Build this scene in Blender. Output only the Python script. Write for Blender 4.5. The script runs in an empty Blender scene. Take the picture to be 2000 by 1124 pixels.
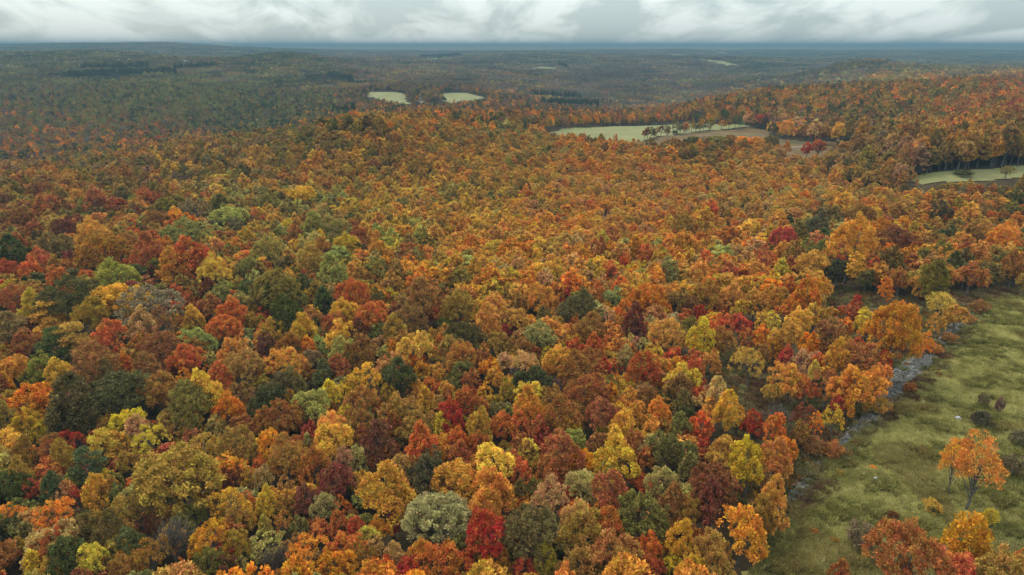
import bpy, math, random
import numpy as np

sc = bpy.context.scene
col = sc.collection
rng = np.random.default_rng(7)
random.seed(7)

# ------------------------------------------------------------------ camera, sky, sun, exposure
FPX, CU, CV = 1351.0, 1000.0, 562.0          # focal length and centre in photo pixels
CAMZ, HORIZON = 85.0, 89.0
PITCH = math.atan((CV - HORIZON) / FPX)
cam_d = bpy.data.cameras.new('camera')
cam = bpy.data.objects.new('camera', cam_d)
col.objects.link(cam)
cam_d.sensor_width = 36.0
cam_d.lens = FPX / 2000.0 * 36.0
cam_d.clip_start = 0.5
cam_d.clip_end = 120000.0
cam.location = (0, 0, CAMZ)
cam.rotation_euler = (math.pi / 2 - PITCH, 0, 0)
sc.camera = cam

SUN_EL, SUN_AZ = math.radians(50), math.radians(-35)   # azimuth from +Y towards +X
world = bpy.data.worlds.new('World')
sc.world = world
world.use_nodes = True


def N(nt, kind, **kw):
    n = nt.nodes.new(kind)
    for k, v in kw.items():
        if k.startswith('i_'):
            key = k[2:]
            n.inputs[int(key) if key.isdigit() else key.replace('_', ' ')].default_value = v
        else:
            setattr(n, k, v)
    return n


def MATH(nt, op, a, b=None, clamp=False):
    n = nt.nodes.new('ShaderNodeMath')
    n.operation = op
    n.use_clamp = clamp
    for i, x in enumerate((a, b)):
        if x is None:
            continue
        if isinstance(x, (int, float)):
            n.inputs[i].default_value = x
        else:
            nt.links.new(x, n.inputs[i])
    return n.outputs[0]


def MIX(nt, fac, a, b, blend='MIX'):
    n = nt.nodes.new('ShaderNodeMix')
    n.data_type = 'RGBA'
    n.blend_type = blend
    for sock, x in ((n.inputs[0], fac), (n.inputs[6], a), (n.inputs[7], b)):
        if isinstance(x, (int, float)):
            sock.default_value = x
        elif isinstance(x, tuple):
            sock.default_value = (*x, 1) if len(x) == 3 else x
        else:
            nt.links.new(x, sock)
    return n.outputs[2]


def build_sky():
    nt = world.node_tree
    nt.nodes.clear()
    L = nt.links.new
    out = N(nt, 'ShaderNodeOutputWorld')
    bg = N(nt, 'ShaderNodeBackground', i_Strength=0.1)
    sky = N(nt, 'ShaderNodeTexSky', sky_type='NISHITA', sun_disc=False)
    sky.sun_elevation = SUN_EL
    sky.sun_rotation = SUN_AZ
    tc = N(nt, 'ShaderNodeTexCoord')
    sep = N(nt, 'ShaderNodeSeparateXYZ')
    L(tc.outputs['Generated'], sep.inputs[0])
    z = MATH(nt, 'MAXIMUM', sep.outputs[2], 0.0)
    den = MATH(nt, 'ADD', z, 0.26)
    cx = MATH(nt, 'DIVIDE', sep.outputs[0], den)
    cy = MATH(nt, 'DIVIDE', sep.outputs[1], den)
    com = N(nt, 'ShaderNodeCombineXYZ')
    L(cx, com.inputs[0])
    L(MATH(nt, 'ADD', MATH(nt, 'MULTIPLY', cy, 0.5), MATH(nt, 'MULTIPLY', cx, 0.16)), com.inputs[1])
    L(MATH(nt, 'MULTIPLY', z, 2.0), com.inputs[2])
    n1 = N(nt, 'ShaderNodeTexNoise', i_Scale=3.4, i_Detail=10.0, i_Roughness=0.55, i_Distortion=0.45)
    L(com.outputs[0], n1.inputs['Vector'])
    n2 = N(nt, 'ShaderNodeTexNoise', i_Scale=1.1, i_Detail=3.0, i_Roughness=0.5)
    L(com.outputs[0], n2.inputs['Vector'])
    f = MATH(nt, 'ADD', MATH(nt, 'MULTIPLY', n1.outputs[0], 0.72), MATH(nt, 'MULTIPLY', n2.outputs[0], 0.28))
    ramp = N(nt, 'ShaderNodeValToRGB')
    e = ramp.color_ramp.elements
    e[0].position, e[0].color = 0.44, (1.72, 2.10, 2.16, 1)
    e[1].position, e[1].color = 0.56, (2.85, 3.2, 3.19, 1)
    m = e.new(0.488)
    m.color = (2.2, 2.56, 2.56, 1)
    L(f, ramp.inputs[0])
    # overcast dome, brightened overhead beyond a natural overcast to light the canopy
    lum = MATH(nt, 'ADD', 1.0, MATH(nt, 'MULTIPLY', z, 4.0))
    vm = N(nt, 'ShaderNodeVectorMath', operation='SCALE')
    L(ramp.outputs[0], vm.inputs[0])
    L(lum, vm.inputs['Scale'])
    mixc = MIX(nt, 0.92, sky.outputs[0], vm.outputs[0])
    L(mixc, bg.inputs['Color'])
    L(bg.outputs[0], out.inputs['Surface'])


build_sky()
sun_d = bpy.data.lights.new('sun', 'SUN')
sun_d.energy = 1.5
sun_d.angle = math.radians(14)
sun_d.color = (1.0, 0.93, 0.82)
sun = bpy.data.objects.new('sun', sun_d)
col.objects.link(sun)
sun.location = (0, 0, 300)
sun.rotation_euler = (math.pi / 2 - SUN_EL, 0, -SUN_AZ + math.pi)
vs = sc.view_settings
vs.view_transform = 'Standard'
vs.look = 'None'
vs.exposure = 1.32
vs.gamma = 1.0
vs.use_curve_mapping = False
cy = sc.cycles
cy.use_denoising = True
cy.max_bounces = 5
cy.diffuse_bounces = 2
cy.glossy_bounces = 1
cy.transmission_bounces = 3
cy.transparent_max_bounces = 6
cy.volume_bounces = 0
cy.use_adaptive_sampling = True
cy.adaptive_threshold = 0.02

# ------------------------------------------------------------------ helpers
SP, CP = math.sin(PITCH), math.cos(PITCH)


def ray(u, v):
    u = np.asarray(u, float); v = np.asarray(v, float)
    a, b = u - CU, CV - v
    return np.stack([a, FPX * CP + b * SP, -FPX * SP + b * CP], -1)


def at(u, v, Y):
    d = ray(u, v)
    return np.array([0, 0, CAMZ]) + d * (Y / d[..., 1])[..., None]


def project(P):
    P = np.asarray(P, float)
    x, y, z = P[..., 0], P[..., 1], P[..., 2] - CAMZ
    dep = y * CP - z * SP
    up = y * SP + z * CP
    dep = np.where(dep < 1, 1, dep)
    return CU + FPX * x / dep, CV - FPX * up / dep, dep


def mesh_obj(name, verts, faces, mats, parent=None, mat_idx=None, smooth=False):
    me = bpy.data.meshes.new(name)
    me.from_pydata([tuple(map(float, v)) for v in verts], [], [tuple(map(int, f)) for f in faces])
    for m in (mats if isinstance(mats, (list, tuple)) else [mats]):
        me.materials.append(m)
    if mat_idx is not None:
        me.polygons.foreach_set('material_index', np.asarray(mat_idx, 'i'))
    if smooth:
        me.polygons.foreach_set('use_smooth', np.ones(len(me.polygons), bool))
    me.update()
    o = bpy.data.objects.new(name, me)
    if parent is not False:
        col.objects.link(o)
        if parent:
            o.parent = parent
    return o


def tag(o, label=None, cat=None, group=None, kind=None):
    for k, v in (('label', label), ('category', cat), ('group', group), ('kind', kind)):
        if v:
            o[k] = v
    return o


def in_poly(x, y, poly):
    x = np.asarray(x); y = np.asarray(y)
    r = np.zeros(x.shape, bool)
    j = len(poly) - 1
    for i in range(len(poly)):
        xi, yi = poly[i]; xj, yj = poly[j]
        if yi != yj:
            r ^= ((yi > y) != (yj > y)) & (x < (xj - xi) * (y - yi) / (yj - yi) + xi)
        j = i
    return r


def vnoise(x, y, seed=0):
    """smooth value noise in -1..1"""
    xi, yi = np.floor(x).astype(np.int64), np.floor(y).astype(np.int64)
    fx, fy = x - xi, y - yi
    fx, fy = fx * fx * (3 - 2 * fx), fy * fy * (3 - 2 * fy)

    def h(a, b):
        k = (a * 374761393 + b * 668265263 + seed * 974634721) & 0xffffffff
        k = ((k ^ (k >> 13)) * 1274126177) & 0xffffffff
        return ((k ^ (k >> 16)) & 0xffff) / 32767.5 - 1
    return (h(xi, yi) * (1 - fx) + h(xi + 1, yi) * fx) * (1 - fy) + (h(xi, yi + 1) * (1 - fx) + h(xi + 1, yi + 1) * fx) * fy


# ------------------------------------------------------------------ materials
def new_mat(name):
    m = bpy.data.materials.new(name)
    m.use_nodes = True
    m.node_tree.nodes.clear()
    return m, m.node_tree, m.node_tree.links.new


def leaf_material(name, transl=0.28, hue_amt=0.05):
    m, nt, L = new_mat(name)
    out = N(nt, 'ShaderNodeOutputMaterial')
    t = N(nt, 'ShaderNodeAttribute', attribute_type='INSTANCER', attribute_name='tint')
    v = N(nt, 'ShaderNodeAttribute', attribute_type='GEOMETRY', attribute_name='vary')
    sep = N(nt, 'ShaderNodeSeparateColor')
    L(v.outputs['Color'], sep.inputs[0])
    hsv = N(nt, 'ShaderNodeHueSaturation')
    hue = MATH(nt, 'ADD', 0.5, MATH(nt, 'MULTIPLY', MATH(nt, 'SUBTRACT', sep.outputs[1], 0.47), hue_amt))
    L(hue, hsv.inputs['Hue'])
    L(MATH(nt, 'MULTIPLY', sep.outputs[0], 2.0), hsv.inputs['Value'])
    L(t.outputs['Vector'], hsv.inputs['Color'])
    dif = N(nt, 'ShaderNodeBsdfDiffuse')
    tr = N(nt, 'ShaderNodeBsdfTranslucent')
    L(hsv.outputs[0], dif.inputs[0]); L(hsv.outputs[0], tr.inputs[0])
    mx = N(nt, 'ShaderNodeMixShader', i_Fac=transl)
    L(dif.outputs[0], mx.inputs[1]); L(tr.outputs[0], mx.inputs[2])
    L(mx.outputs[0], out.inputs[0])
    return m


def surface_material(name, c1, c2, scale, c3=None, scale3=None, rough=0.9, bump=0.0, obj=True, detail=6.0):
    m, nt, L = new_mat(name)
    out = N(nt, 'ShaderNodeOutputMaterial')
    b = N(nt, 'ShaderNodeBsdfPrincipled', i_Roughness=rough)
    b.inputs['Specular IOR Level'].default_value = 0.15
    tc = N(nt, 'ShaderNodeTexCoord')
    n1 = N(nt, 'ShaderNodeTexNoise', i_Scale=scale, i_Detail=detail, i_Roughness=0.62)
    L(tc.outputs['Object'], n1.inputs['Vector'])
    r = N(nt, 'ShaderNodeMapRange', i_1=0.36, i_2=0.64)
    L(n1.outputs[0], r.inputs[0])
    c = MIX(nt, r.outputs[0], c1, c2)
    if c3:
        n2 = N(nt, 'ShaderNodeTexNoise', i_Scale=scale3, i_Detail=4.0)
        L(tc.outputs['Object'], n2.inputs['Vector'])
        r2 = N(nt, 'ShaderNodeMapRange', i_1=0.5, i_2=0.68)
        L(n2.outputs[0], r2.inputs[0])
        c = MIX(nt, r2.outputs[0], c, c3)
    L(c, b.inputs['Base Color'])
    if bump:
        bp = N(nt, 'ShaderNodeBump', i_Strength=0.7, i_Distance=bump)
        L(n1.outputs[0], bp.inputs['Height'])
        L(bp.outputs[0], b.inputs['Normal'])
    L(b.outputs[0], out.inputs[0])
    return m


M_LEAF = leaf_material('leaves', 0.18, 0.05)
M_FAR = leaf_material('far_leaves', 0.05, 0.06)
M_GRASS = leaf_material('grass_blades', 0.3, 0.06)
M_BARK = surface_material('bark', (0.05, 0.042, 0.036), (0.13, 0.115, 0.10), 3.0, rough=0.95)
M_TWIG = surface_material('twigs', (0.060, 0.045, 0.034), (0.115, 0.092, 0.072), 1.5, rough=0.95)
M_FLOOR = surface_material('forest_floor', (0.035, 0.028, 0.016), (0.075, 0.05, 0.026), 0.35, (0.045, 0.05, 0.02), 0.03, bump=0.15)
M_MEADOW = surface_material('meadow_turf', (0.135, 0.115, 0.036), (0.21, 0.180, 0.064), 0.35, (0.11, 0.085, 0.028), 0.07, bump=0.12)
M_SCRUB = surface_material('dry_scrub', (0.075, 0.06, 0.03), (0.15, 0.115, 0.055), 0.25, (0.09, 0.05, 0.03), 0.09, bump=0.12)
M_PASTURE = surface_material('pasture', (0.100, 0.098, 0.032), (0.140, 0.132, 0.050), 0.03, (0.125, 0.105, 0.044), 0.012, bump=0.1)
M_BROWNFIELD = surface_material('brown_field', (0.055, 0.029, 0.008), (0.10, 0.058, 0.016), 0.05, (0.066, 0.050, 0.014), 0.02, bump=0.1)
M_TRACK = surface_material('track_dirt', (0.10, 0.075, 0.052), (0.15, 0.112, 0.08), 0.4)
M_STONE = surface_material('grey_stone', (0.028, 0.026, 0.023), (0.125, 0.118, 0.108), 0.9, rough=0.8, bump=0.03)
M_BED = surface_material('wet_bed', (0.04, 0.038, 0.033), (0.09, 0.085, 0.075), 0.8, rough=0.6, bump=0.05)
M_WHITE = surface_material('white_boards', (0.72, 0.72, 0.70), (0.8, 0.8, 0.78), 0.5)
M_ROOF = surface_material('grey_shingle', (0.12, 0.12, 0.13), (0.2, 0.2, 0.21), 1.0)
M_GLASS = surface_material('window_glass', (0.02, 0.025, 0.03), (0.03, 0.035, 0.04), 1.0, rough=0.15)
m_, nt_, L_ = new_mat('stream_water')
o_ = N(nt_, 'ShaderNodeOutputMaterial')
b_ = N(nt_, 'ShaderNodeBsdfPrincipled', i_Roughness=0.12)
b_.inputs['Base Color'].default_value = (0.03, 0.035, 0.035, 1)
nz = N(nt_, 'ShaderNodeTexNoise', i_Scale=3.0, i_Detail=3.0)
bp_ = N(nt_, 'ShaderNodeBump', i_Strength=0.4, i_Distance=0.05)
L_(nz.outputs[0], bp_.inputs['Height']); L_(bp_.outputs[0], b_.inputs['Normal']); L_(b_.outputs[0], o_.inputs[0])
M_WATER = m_

# ------------------------------------------------------------------ terrain
# u, v in the photo, distance in metres, height of what covers the ground there
CTRL = """
0 1124 95 12|1000 1124 95 12|1600 1124 98 0|2000 1124 98 0|0 800 150 12|500 800 150 12|1000 800 150 12|1700 800 150 0|2000 800 148 0
0 560 230 12|500 560 235 12|1000 560 235 12|1500 560 235 10|1950 575 228 0|1750 590 220 0|0 420 340 13|500 420 345 13|1000 420 345 12|1500 420 345 10|2000 420 330 11
0 340 440 13|200 310 500 13|400 270 545 13|640 234 610 13|850 216 700 13|700 262 540 0|1000 215 760 13|300 340 455 13|700 320 490 13|1000 320 490 13|1000 270 600 13
60 300 700 14|100 250 950 14|250 262 850 14|420 246 960 14|600 225 1040 14|0 280 800 14|0 215 1080 14|0 150 1600 14|100 150 1600 14|100 100 2600 14|300 200 1200 14|300 160 1500 14|300 120 2100 14
500 200 1250 14|500 150 1700 14|550 97 2600 14|420 112 2500 14|650 170 1500 14|660 118 2500 14|830 205 1180 0|830 190 1300 0|900 186 1350 0|760 183 1330 0|700 150 1750 14|800 150 1850 14|780 125 2700 14|900 116 3200 14
1160 270 690 0|1250 247 850 0|1440 244 830 0|1250 222 930 15|1100 218 850 14|1450 290 600 0|1600 300 570 0|1500 256 780 0|1650 285 600 0|1300 300 575 0|1400 325 480 9|1700 340 430 9
1370 193 1020 15|1500 170 1050 15|1700 158 1080 16|1900 150 1080 16|2000 165 950 16|1700 230 720 17|1950 250 520 19|1950 200 700 18|1800 326 430 0|1900 342 405 0|2000 335 410 0|1640 255 720 0
1250 208 1550 14|1100 205 1350 14|1400 185 1750 14|1200 172 2000 14|1000 172 1750 14|1200 140 2700 14|1000 140 2300 14|1100 108 3800 14|1050 99 4700 14|1400 150 2300 14|1480 130 3000 14|1420 107 3800 14|1300 118 3400 14
1600 152 1750 14|1690 111 2250 14|1800 125 2200 14|1950 140 1550 14|2000 140 1500 14|1620 140 2600 14|1560 112 4300 14|1900 112 4800 14|1750 108 5000 14|2000 120 4200 14
100 93 5200 10|300 93 4800 10|450 103 4400 10|650 108 4500 10|820 110 5200 0|1500 98 7500 5|1900 98 7500 5|1200 95 8000 5|800 98 8000 5|2000 97 9000 5
0 87 7000 10|120 84 6800 10|310 83 6500 10|390 88 6600 10|430 83 8200 10|455 86 8200 10|408 86 8200 10|480 91 8200 10|560 93 10000 5|900 91 12000 5|1400 92 12000 5|2000 93 13000 5
0 99 2600 14|150 95 2600 14|260 101 2500 14|350 109 2500 14|430 116 2600 14|480 106 2600 14|620 106 2600 14|670 118 2600 14|550 109 3600 14|100 105 3600 14|350 110 3600 14
1700 166 1400 15|1500 184 1400 15|1370 206 1300 15|1900 158 1400 15|640 243 760 13|400 274 690 13|850 226 850 13|1690 125 3000 14|1570 140 2200 14|1640 124 2240 14|1760 119 2250 14|1050 105 6000 10|1420 113 5000 10|1900 131 2300 14
350 92 8200 5|250 92 8300 5|150 92 8300 5|0 92 8500 5|390 90 7400 5|0 89 22000 0|1000 90 22000 0|2000 91 22000 0|-400 100 4000 14|-400 250 900 13|-400 600 220 12|-400 1124 100 12|2400 1124 100 0|2400 600 220 6|2400 330 430 10|2400 200 900 14|2400 110 4000 12|-500 90 14000 5|2500 92 14000 5
"""
cp = np.array([[float(a) for a in p.split()] for ln in CTRL.strip().split('\n') for p in ln.split('|')])
cxyz = at(cp[:, 0], cp[:, 1], cp[:, 2])
cxyz[:, 2] -= cp[:, 3]


def tcoord(x, y):
    yy = np.maximum(y, -60.0) + 120.0
    return np.stack([1.6 * x / yy, np.log(yy)], -1)


_T = tcoord(cxyz[:, 0], cxyz[:, 1])
_R = np.linalg.norm(_T[:, None] - _T[None], axis=-1)
_K = np.sqrt(_R ** 2 + 0.0025)
_n = len(_T)
_A = np.zeros((_n + 3, _n + 3))
_A[:_n, :_n] = _K + np.eye(_n) * -0.004
_A[:_n, _n] = 1; _A[:_n, _n + 1:] = _T
_A[_n, :_n] = 1; _A[_n + 1:, :_n] = _T.T
_W = np.linalg.solve(_A, np.r_[cxyz[:, 2], 0, 0, 0])


def Hraw(x, y):
    x = np.atleast_1d(np.asarray(x, float)); y = np.atleast_1d(np.asarray(y, float))
    sh = x.shape
    t = tcoord(x.ravel(), y.ravel())
    z = np.empty(len(t))
    for s in range(0, len(t), 20000):
        q = t[s:s + 20000]
        z[s:s + 20000] = np.sqrt(((q[:, None] - _T[None]) ** 2).sum(-1) + 0.0025) @ _W[:_n] + _W[_n] + q @ _W[_n + 1:]
    z = z.reshape(sh)
    amp = np.clip((y - 700) / 2500, 0, 1)
    z = z + amp * (5 * vnoise(x / 420, y / 420, 3) + 3 * vnoise(x / 170, y / 170, 4)) * np.clip((12000 - y) / 6000, 0.15, 1)
    return z


ys = [-260.0]
while ys[-1] < 60000:
    y_ = ys[-1]
    ys.append(y_ + (7.0 if y_ < 300 else 7.0 + (y_ - 300) * 0.022))
ROWS = np.array(ys)
SCOL = np.linspace(-1, 1, 201)


def half_width(y):
    return 0.95 * np.maximum(y, 0) + 330.0


GX = SCOL[None] * half_width(ROWS)[:, None]
GY = np.repeat(ROWS[:, None], len(SCOL), 1)
GZ = Hraw(GX, GY)


def Hm(x, y):
    """height of the ground sheet as built"""
    x = np.asarray(x, float); y = np.asarray(y, float)
    i = np.clip(np.searchsorted(ROWS, y) - 1, 0, len(ROWS) - 2)
    fy = np.clip((y - ROWS[i]) / (ROWS[i + 1] - ROWS[i]), 0, 1)
    s = np.clip((x / half_width(y) + 1) / 2 * (len(SCOL) - 1), 0, len(SCOL) - 1.001)
    j = s.astype(int); fx = s - j
    return (GZ[i, j] * (1 - fx) + GZ[i, j + 1] * fx) * (1 - fy) + (GZ[i + 1, j] * (1 - fx) + GZ[i + 1, j + 1] * fx) * fy


def hit(u, v, above=0.0):
    """where the ray through a photo pixel meets the ground raised by `above`"""
    u = np.atleast_1d(np.asarray(u, float)); v = np.atleast_1d(np.asarray(v, float))
    d = ray(u, v)
    above = np.broadcast_to(np.asarray(above, float), u.shape)
    Y = np.geomspace(40, 20000, 1600)
    res = np.zeros((len(u), 3))
    for k in range(len(u)):
        P = np.array([0, 0, CAMZ]) + d[k][None] * (Y / d[k, 1])[:, None]
        g = P[:, 2] - Hm(P[:, 0], P[:, 1]) - above[k]
        i = np.argmax(g < 0) if (g < 0).any() else len(Y) - 1
        if i > 0 and g[i] < 0:
            f = g[i - 1] / (g[i - 1] - g[i])
            res[k] = P[i - 1] * (1 - f) + P[i] * f
        else:
            res[k] = P[i]
    return res


nr, nc = GX.shape
idx = np.arange(nr * nc).reshape(nr, nc)
tf = np.stack([idx[:-1, :-1], idx[:-1, 1:], idx[1:, 1:], idx[1:, :-1]], -1).reshape(-1, 4)
# the ground: leaf litter near, and the colour of unbroken autumn woods where single trees cannot be told apart
m_, nt_, L_ = new_mat('terrain_ground')
o_ = N(nt_, 'ShaderNodeOutputMaterial')
b_ = N(nt_, 'ShaderNodeBsdfPrincipled', i_Roughness=0.95)
b_.inputs['Specular IOR Level'].default_value = 0.1
geo = N(nt_, 'ShaderNodeNewGeometry')
na = N(nt_, 'ShaderNodeTexNoise', i_Scale=0.3, i_Detail=6.0)
L_(geo.outputs['Position'], na.inputs['Vector'])
near_c = MIX(nt_, na.outputs[0], (0.018, 0.013, 0.006), (0.055, 0.034, 0.014))
sq_ = N(nt_, 'ShaderNodeSeparateXYZ')
L_(geo.outputs['Position'], sq_.inputs[0])
mq = N(nt_, 'ShaderNodeMapRange', i_1=3200.0, i_2=3400.0)
L_(sq_.outputs[1], mq.inputs[0])
near_c = MIX(nt_, mq.outputs[0], near_c, (0.15, 0.15, 0.075))
nb = N(nt_, 'ShaderNodeTexNoise', i_Scale=0.0022, i_Detail=7.0, i_Roughness=0.62)
L_(geo.outputs['Position'], nb.inputs['Vector'])
rp = N(nt_, 'ShaderNodeValToRGB')
e = rp.color_ramp.elements
e[0].position, e[0].color = 0.36, (0.035, 0.045, 0.025, 1)
e[1].position, e[1].color = 0.66, (0.17, 0.18, 0.09, 1)
k_ = e.new(0.48); k_.color = (0.075, 0.06, 0.03, 1)
k_ = e.new(0.58); k_.color = (0.11, 0.07, 0.035, 1)
L_(nb.outputs[0], rp.inputs[0])
sp_ = N(nt_, 'ShaderNodeSeparateXYZ')
L_(geo.outputs['Position'], sp_.inputs[0])
mr = N(nt_, 'ShaderNodeMapRange', i_1=4800.0, i_2=6200.0)
L_(sp_.outputs[1], mr.inputs[0])
L_(MIX(nt_, mr.outputs[0], near_c, rp.outputs[0]), b_.inputs['Base Color'])
L_(b_.outputs[0], o_.inputs[0])
terrain = mesh_obj('terrain', np.stack([GX, GY, GZ], -1).reshape(-1, 3), tf, m_, smooth=True)
tag(terrain, 'rolling wooded hills running out to the skyline', kind='structure')

FIELDS = []          # world polygons kept free of trees


def patch(name, pix, mat, label, cell=None, raise_=None, relief=0.0, clear=True, kind='structure'):
    P = hit([p[0] for p in pix], [p[1] for p in pix])
    poly = [(a[0], a[1]) for a in P]
    if clear:
        FIELDS.append(poly)
    x0, y0 = min(p[0] for p in poly), min(p[1] for p in poly)
    x1, y1 = max(p[0] for p in poly), max(p[1] for p in poly)
    c = cell or max(x1 - x0, y1 - y0) / 90
    gx, gy = np.arange(x0, x1 + c, c), np.arange(y0, y1 + c, c)
    X, Yy = np.meshgrid(gx, gy)
    up = raise_ if raise_ is not None else 0.1 + 0.0006 * y1
    Z = Hm(X, Yy) + up
    if relief:
        Z = Z + relief * (0.5 + 0.3 * vnoise(X / 6, Yy / 6, 5) + 0.2 * vnoise(X / 2, Yy / 2, 6))
    wob = c * 1.5
    keep = in_poly(X[:-1, :-1] + c / 2 + wob * vnoise(X[:-1, :-1] / (c * 5), Yy[:-1, :-1] / (c * 5), 8),
                   Yy[:-1, :-1] + c / 2 + wob * vnoise(X[:-1, :-1] / (c * 5), Yy[:-1, :-1] / (c * 5), 9), poly)
    ii = np.arange(X.size).reshape(X.shape)
    f = np.stack([ii[:-1, :-1], ii[:-1, 1:], ii[1:, 1:], ii[1:, :-1]], -1)[keep]
    used = np.unique(f)
    remap = np.zeros(X.size, int); remap[used] = np.arange(len(used))
    o = mesh_obj(name, np.stack([X, Yy, Z], -1).reshape(-1, 3)[used], remap[f], mat, smooth=True)
    tag(o, label, kind=kind)
    return o, poly


MEADOW_PX = [(1395, 1280), (1440, 1170), (1500, 1062), (1550, 985), (1592, 930), (1655, 862), (1730, 792), (1800, 715), (1848, 655), (1890, 612), (1912, 592), (1955, 584),
             (2000, 582), (2300, 590), (2700, 640), (3100, 1280)]
meadow, MEADOW = patch('meadow', MEADOW_PX, M_MEADOW, 'rough yellow-green meadow sloping along the edge of the wood', 1.0, 0.06, 0.25)
CLEAR_PX = [(1590, 640), (1612, 606), (1600, 570), (1640, 560), (1720, 582), (1800, 585), (1890, 572), (1960, 566), (2060, 562), (2060, 580), (1955, 582), (1912, 590), (1890, 610), (1848, 653), (1796, 716), (1770, 650), (1690, 640), (1650, 655)]
clearing, CLEARING = patch('clearing', CLEAR_PX, M_SCRUB, 'brown scrubby clearing between the bright orange tree and the dark wood', 1.0, 0.04, 0.25)
patch('field', [(1075, 262), (1100, 253), (1200, 248), (1300, 245), (1440, 243), (1470, 248), (1380, 256), (1290, 268), (1235, 283), (1160, 276)], M_PASTURE,
      'pale green hayfield below the dark line of trees')
patch('field', [(1235, 284), (1290, 270), (1380, 258), (1470, 250), (1500, 256), (1510, 272), (1580, 279), (1650, 277), (1672, 290), (1660, 306), (1620, 314), (1540, 312), (1420, 302), (1330, 300), (1240, 296)], M_BROWNFIELD,
      'brown fallow field with a pale track, right of the hayfield')
patch('field', [(1770, 352), (1800, 342), (1880, 334), (1990, 326), (2200, 318), (2200, 345), (2000, 350), (1880, 356), (1800, 362)], M_PASTURE,
      'narrow green pasture below the tall trees at the right edge')
patch('field', [(712, 181), (745, 181), (790, 184), (792, 196), (800, 205), (770, 208), (745, 198), (720, 190)], M_PASTURE, 'light green valley field left of the farm trees')
patch('field', [(855, 188), (880, 183), (910, 183), (950, 193), (925, 200), (880, 204), (858, 196)], M_PASTURE, 'light green valley field right of the farm trees')
patch('field', [(1035, 134), (1060, 131), (1088, 134), (1084, 138), (1045, 139)], M_PASTURE, 'small pale field on the middle hillside, ringed by trees', clear=True)
patch('field', [(820, 117), (860, 114), (902, 115), (880, 119), (830, 121)], M_PASTURE, 'faint field below the dark wood on the far hilltop')
patch('field', [(1352, 114), (1385, 119), (1425, 123), (1445, 130), (1420, 132), (1385, 125)], M_PASTURE, 'pale strip field on the far hill beside white farmhouses')
patch('field', [(1725, 124), (1755, 122), (1778, 131), (1765, 133), (1740, 128)], M_PASTURE, 'pale field on top of the wooded hump at right')
patch('field', [(665, 262), (680, 257), (702, 259), (700, 266), (672, 268)], M_PASTURE, 'sliver of pale field in front of the dark trees on the ridge')
patch('track', [(1524, 294), (1545, 289), (1600, 285), (1650, 283), (1650, 284.5), (1600, 287), (1552, 291.5), (1534, 297), (1522, 303), (1518, 300)], M_TRACK,
      'pale dirt track crossing the brown fallow field', raise_=0.9)
patch('road', [(818, 184), (824, 183), (823, 195), (832, 202), (838, 207), (826, 207), (815, 200)], M_TRACK, 'pale farm road winding past the valley farm', raise_=1.3)

for px in ([(1770, 352), (1790, 384), (1900, 378), (2000, 372), (2200, 365), (2200, 340), (1900, 350)],
           [(1055, 258), (1150, 270), (1235, 284), (1300, 296), (1300, 305), (1230, 303), (1150, 291), (1060, 278)],
           [(1520, 308), (1670, 298), (1682, 322), (1520, 328)],
           [(712, 188), (745, 198), (800, 206), (880, 203), (950, 194), (952, 206), (880, 216), (800, 220), (715, 202)]):
    FIELDS.append([(h[0], h[1]) for h in hit([a for a, b in px], [b for a, b in px])])

# ------------------------------------------------------------------ tree shapes (10 m wide crowns, scaled when placed)


def rand_dirs(n, r):
    d = r.normal(size=(n, 3))
    return d / np.linalg.norm(d, axis=1, keepdims=True)


def leaf_faces(P, axis, normal, length, width):
    axis = axis / np.linalg.norm(axis, axis=1, keepdims=True)
    b = np.cross(normal, axis)
    b /= np.linalg.norm(b, axis=1, keepdims=True) + 1e-9
    l = (axis * length[:, None]) / 2
    w = (b * width[:, None]) / 2
    V = np.stack([P - l, P + w - l * 0.1, P + l, P - w - l * 0.1], 1)
    return V


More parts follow.
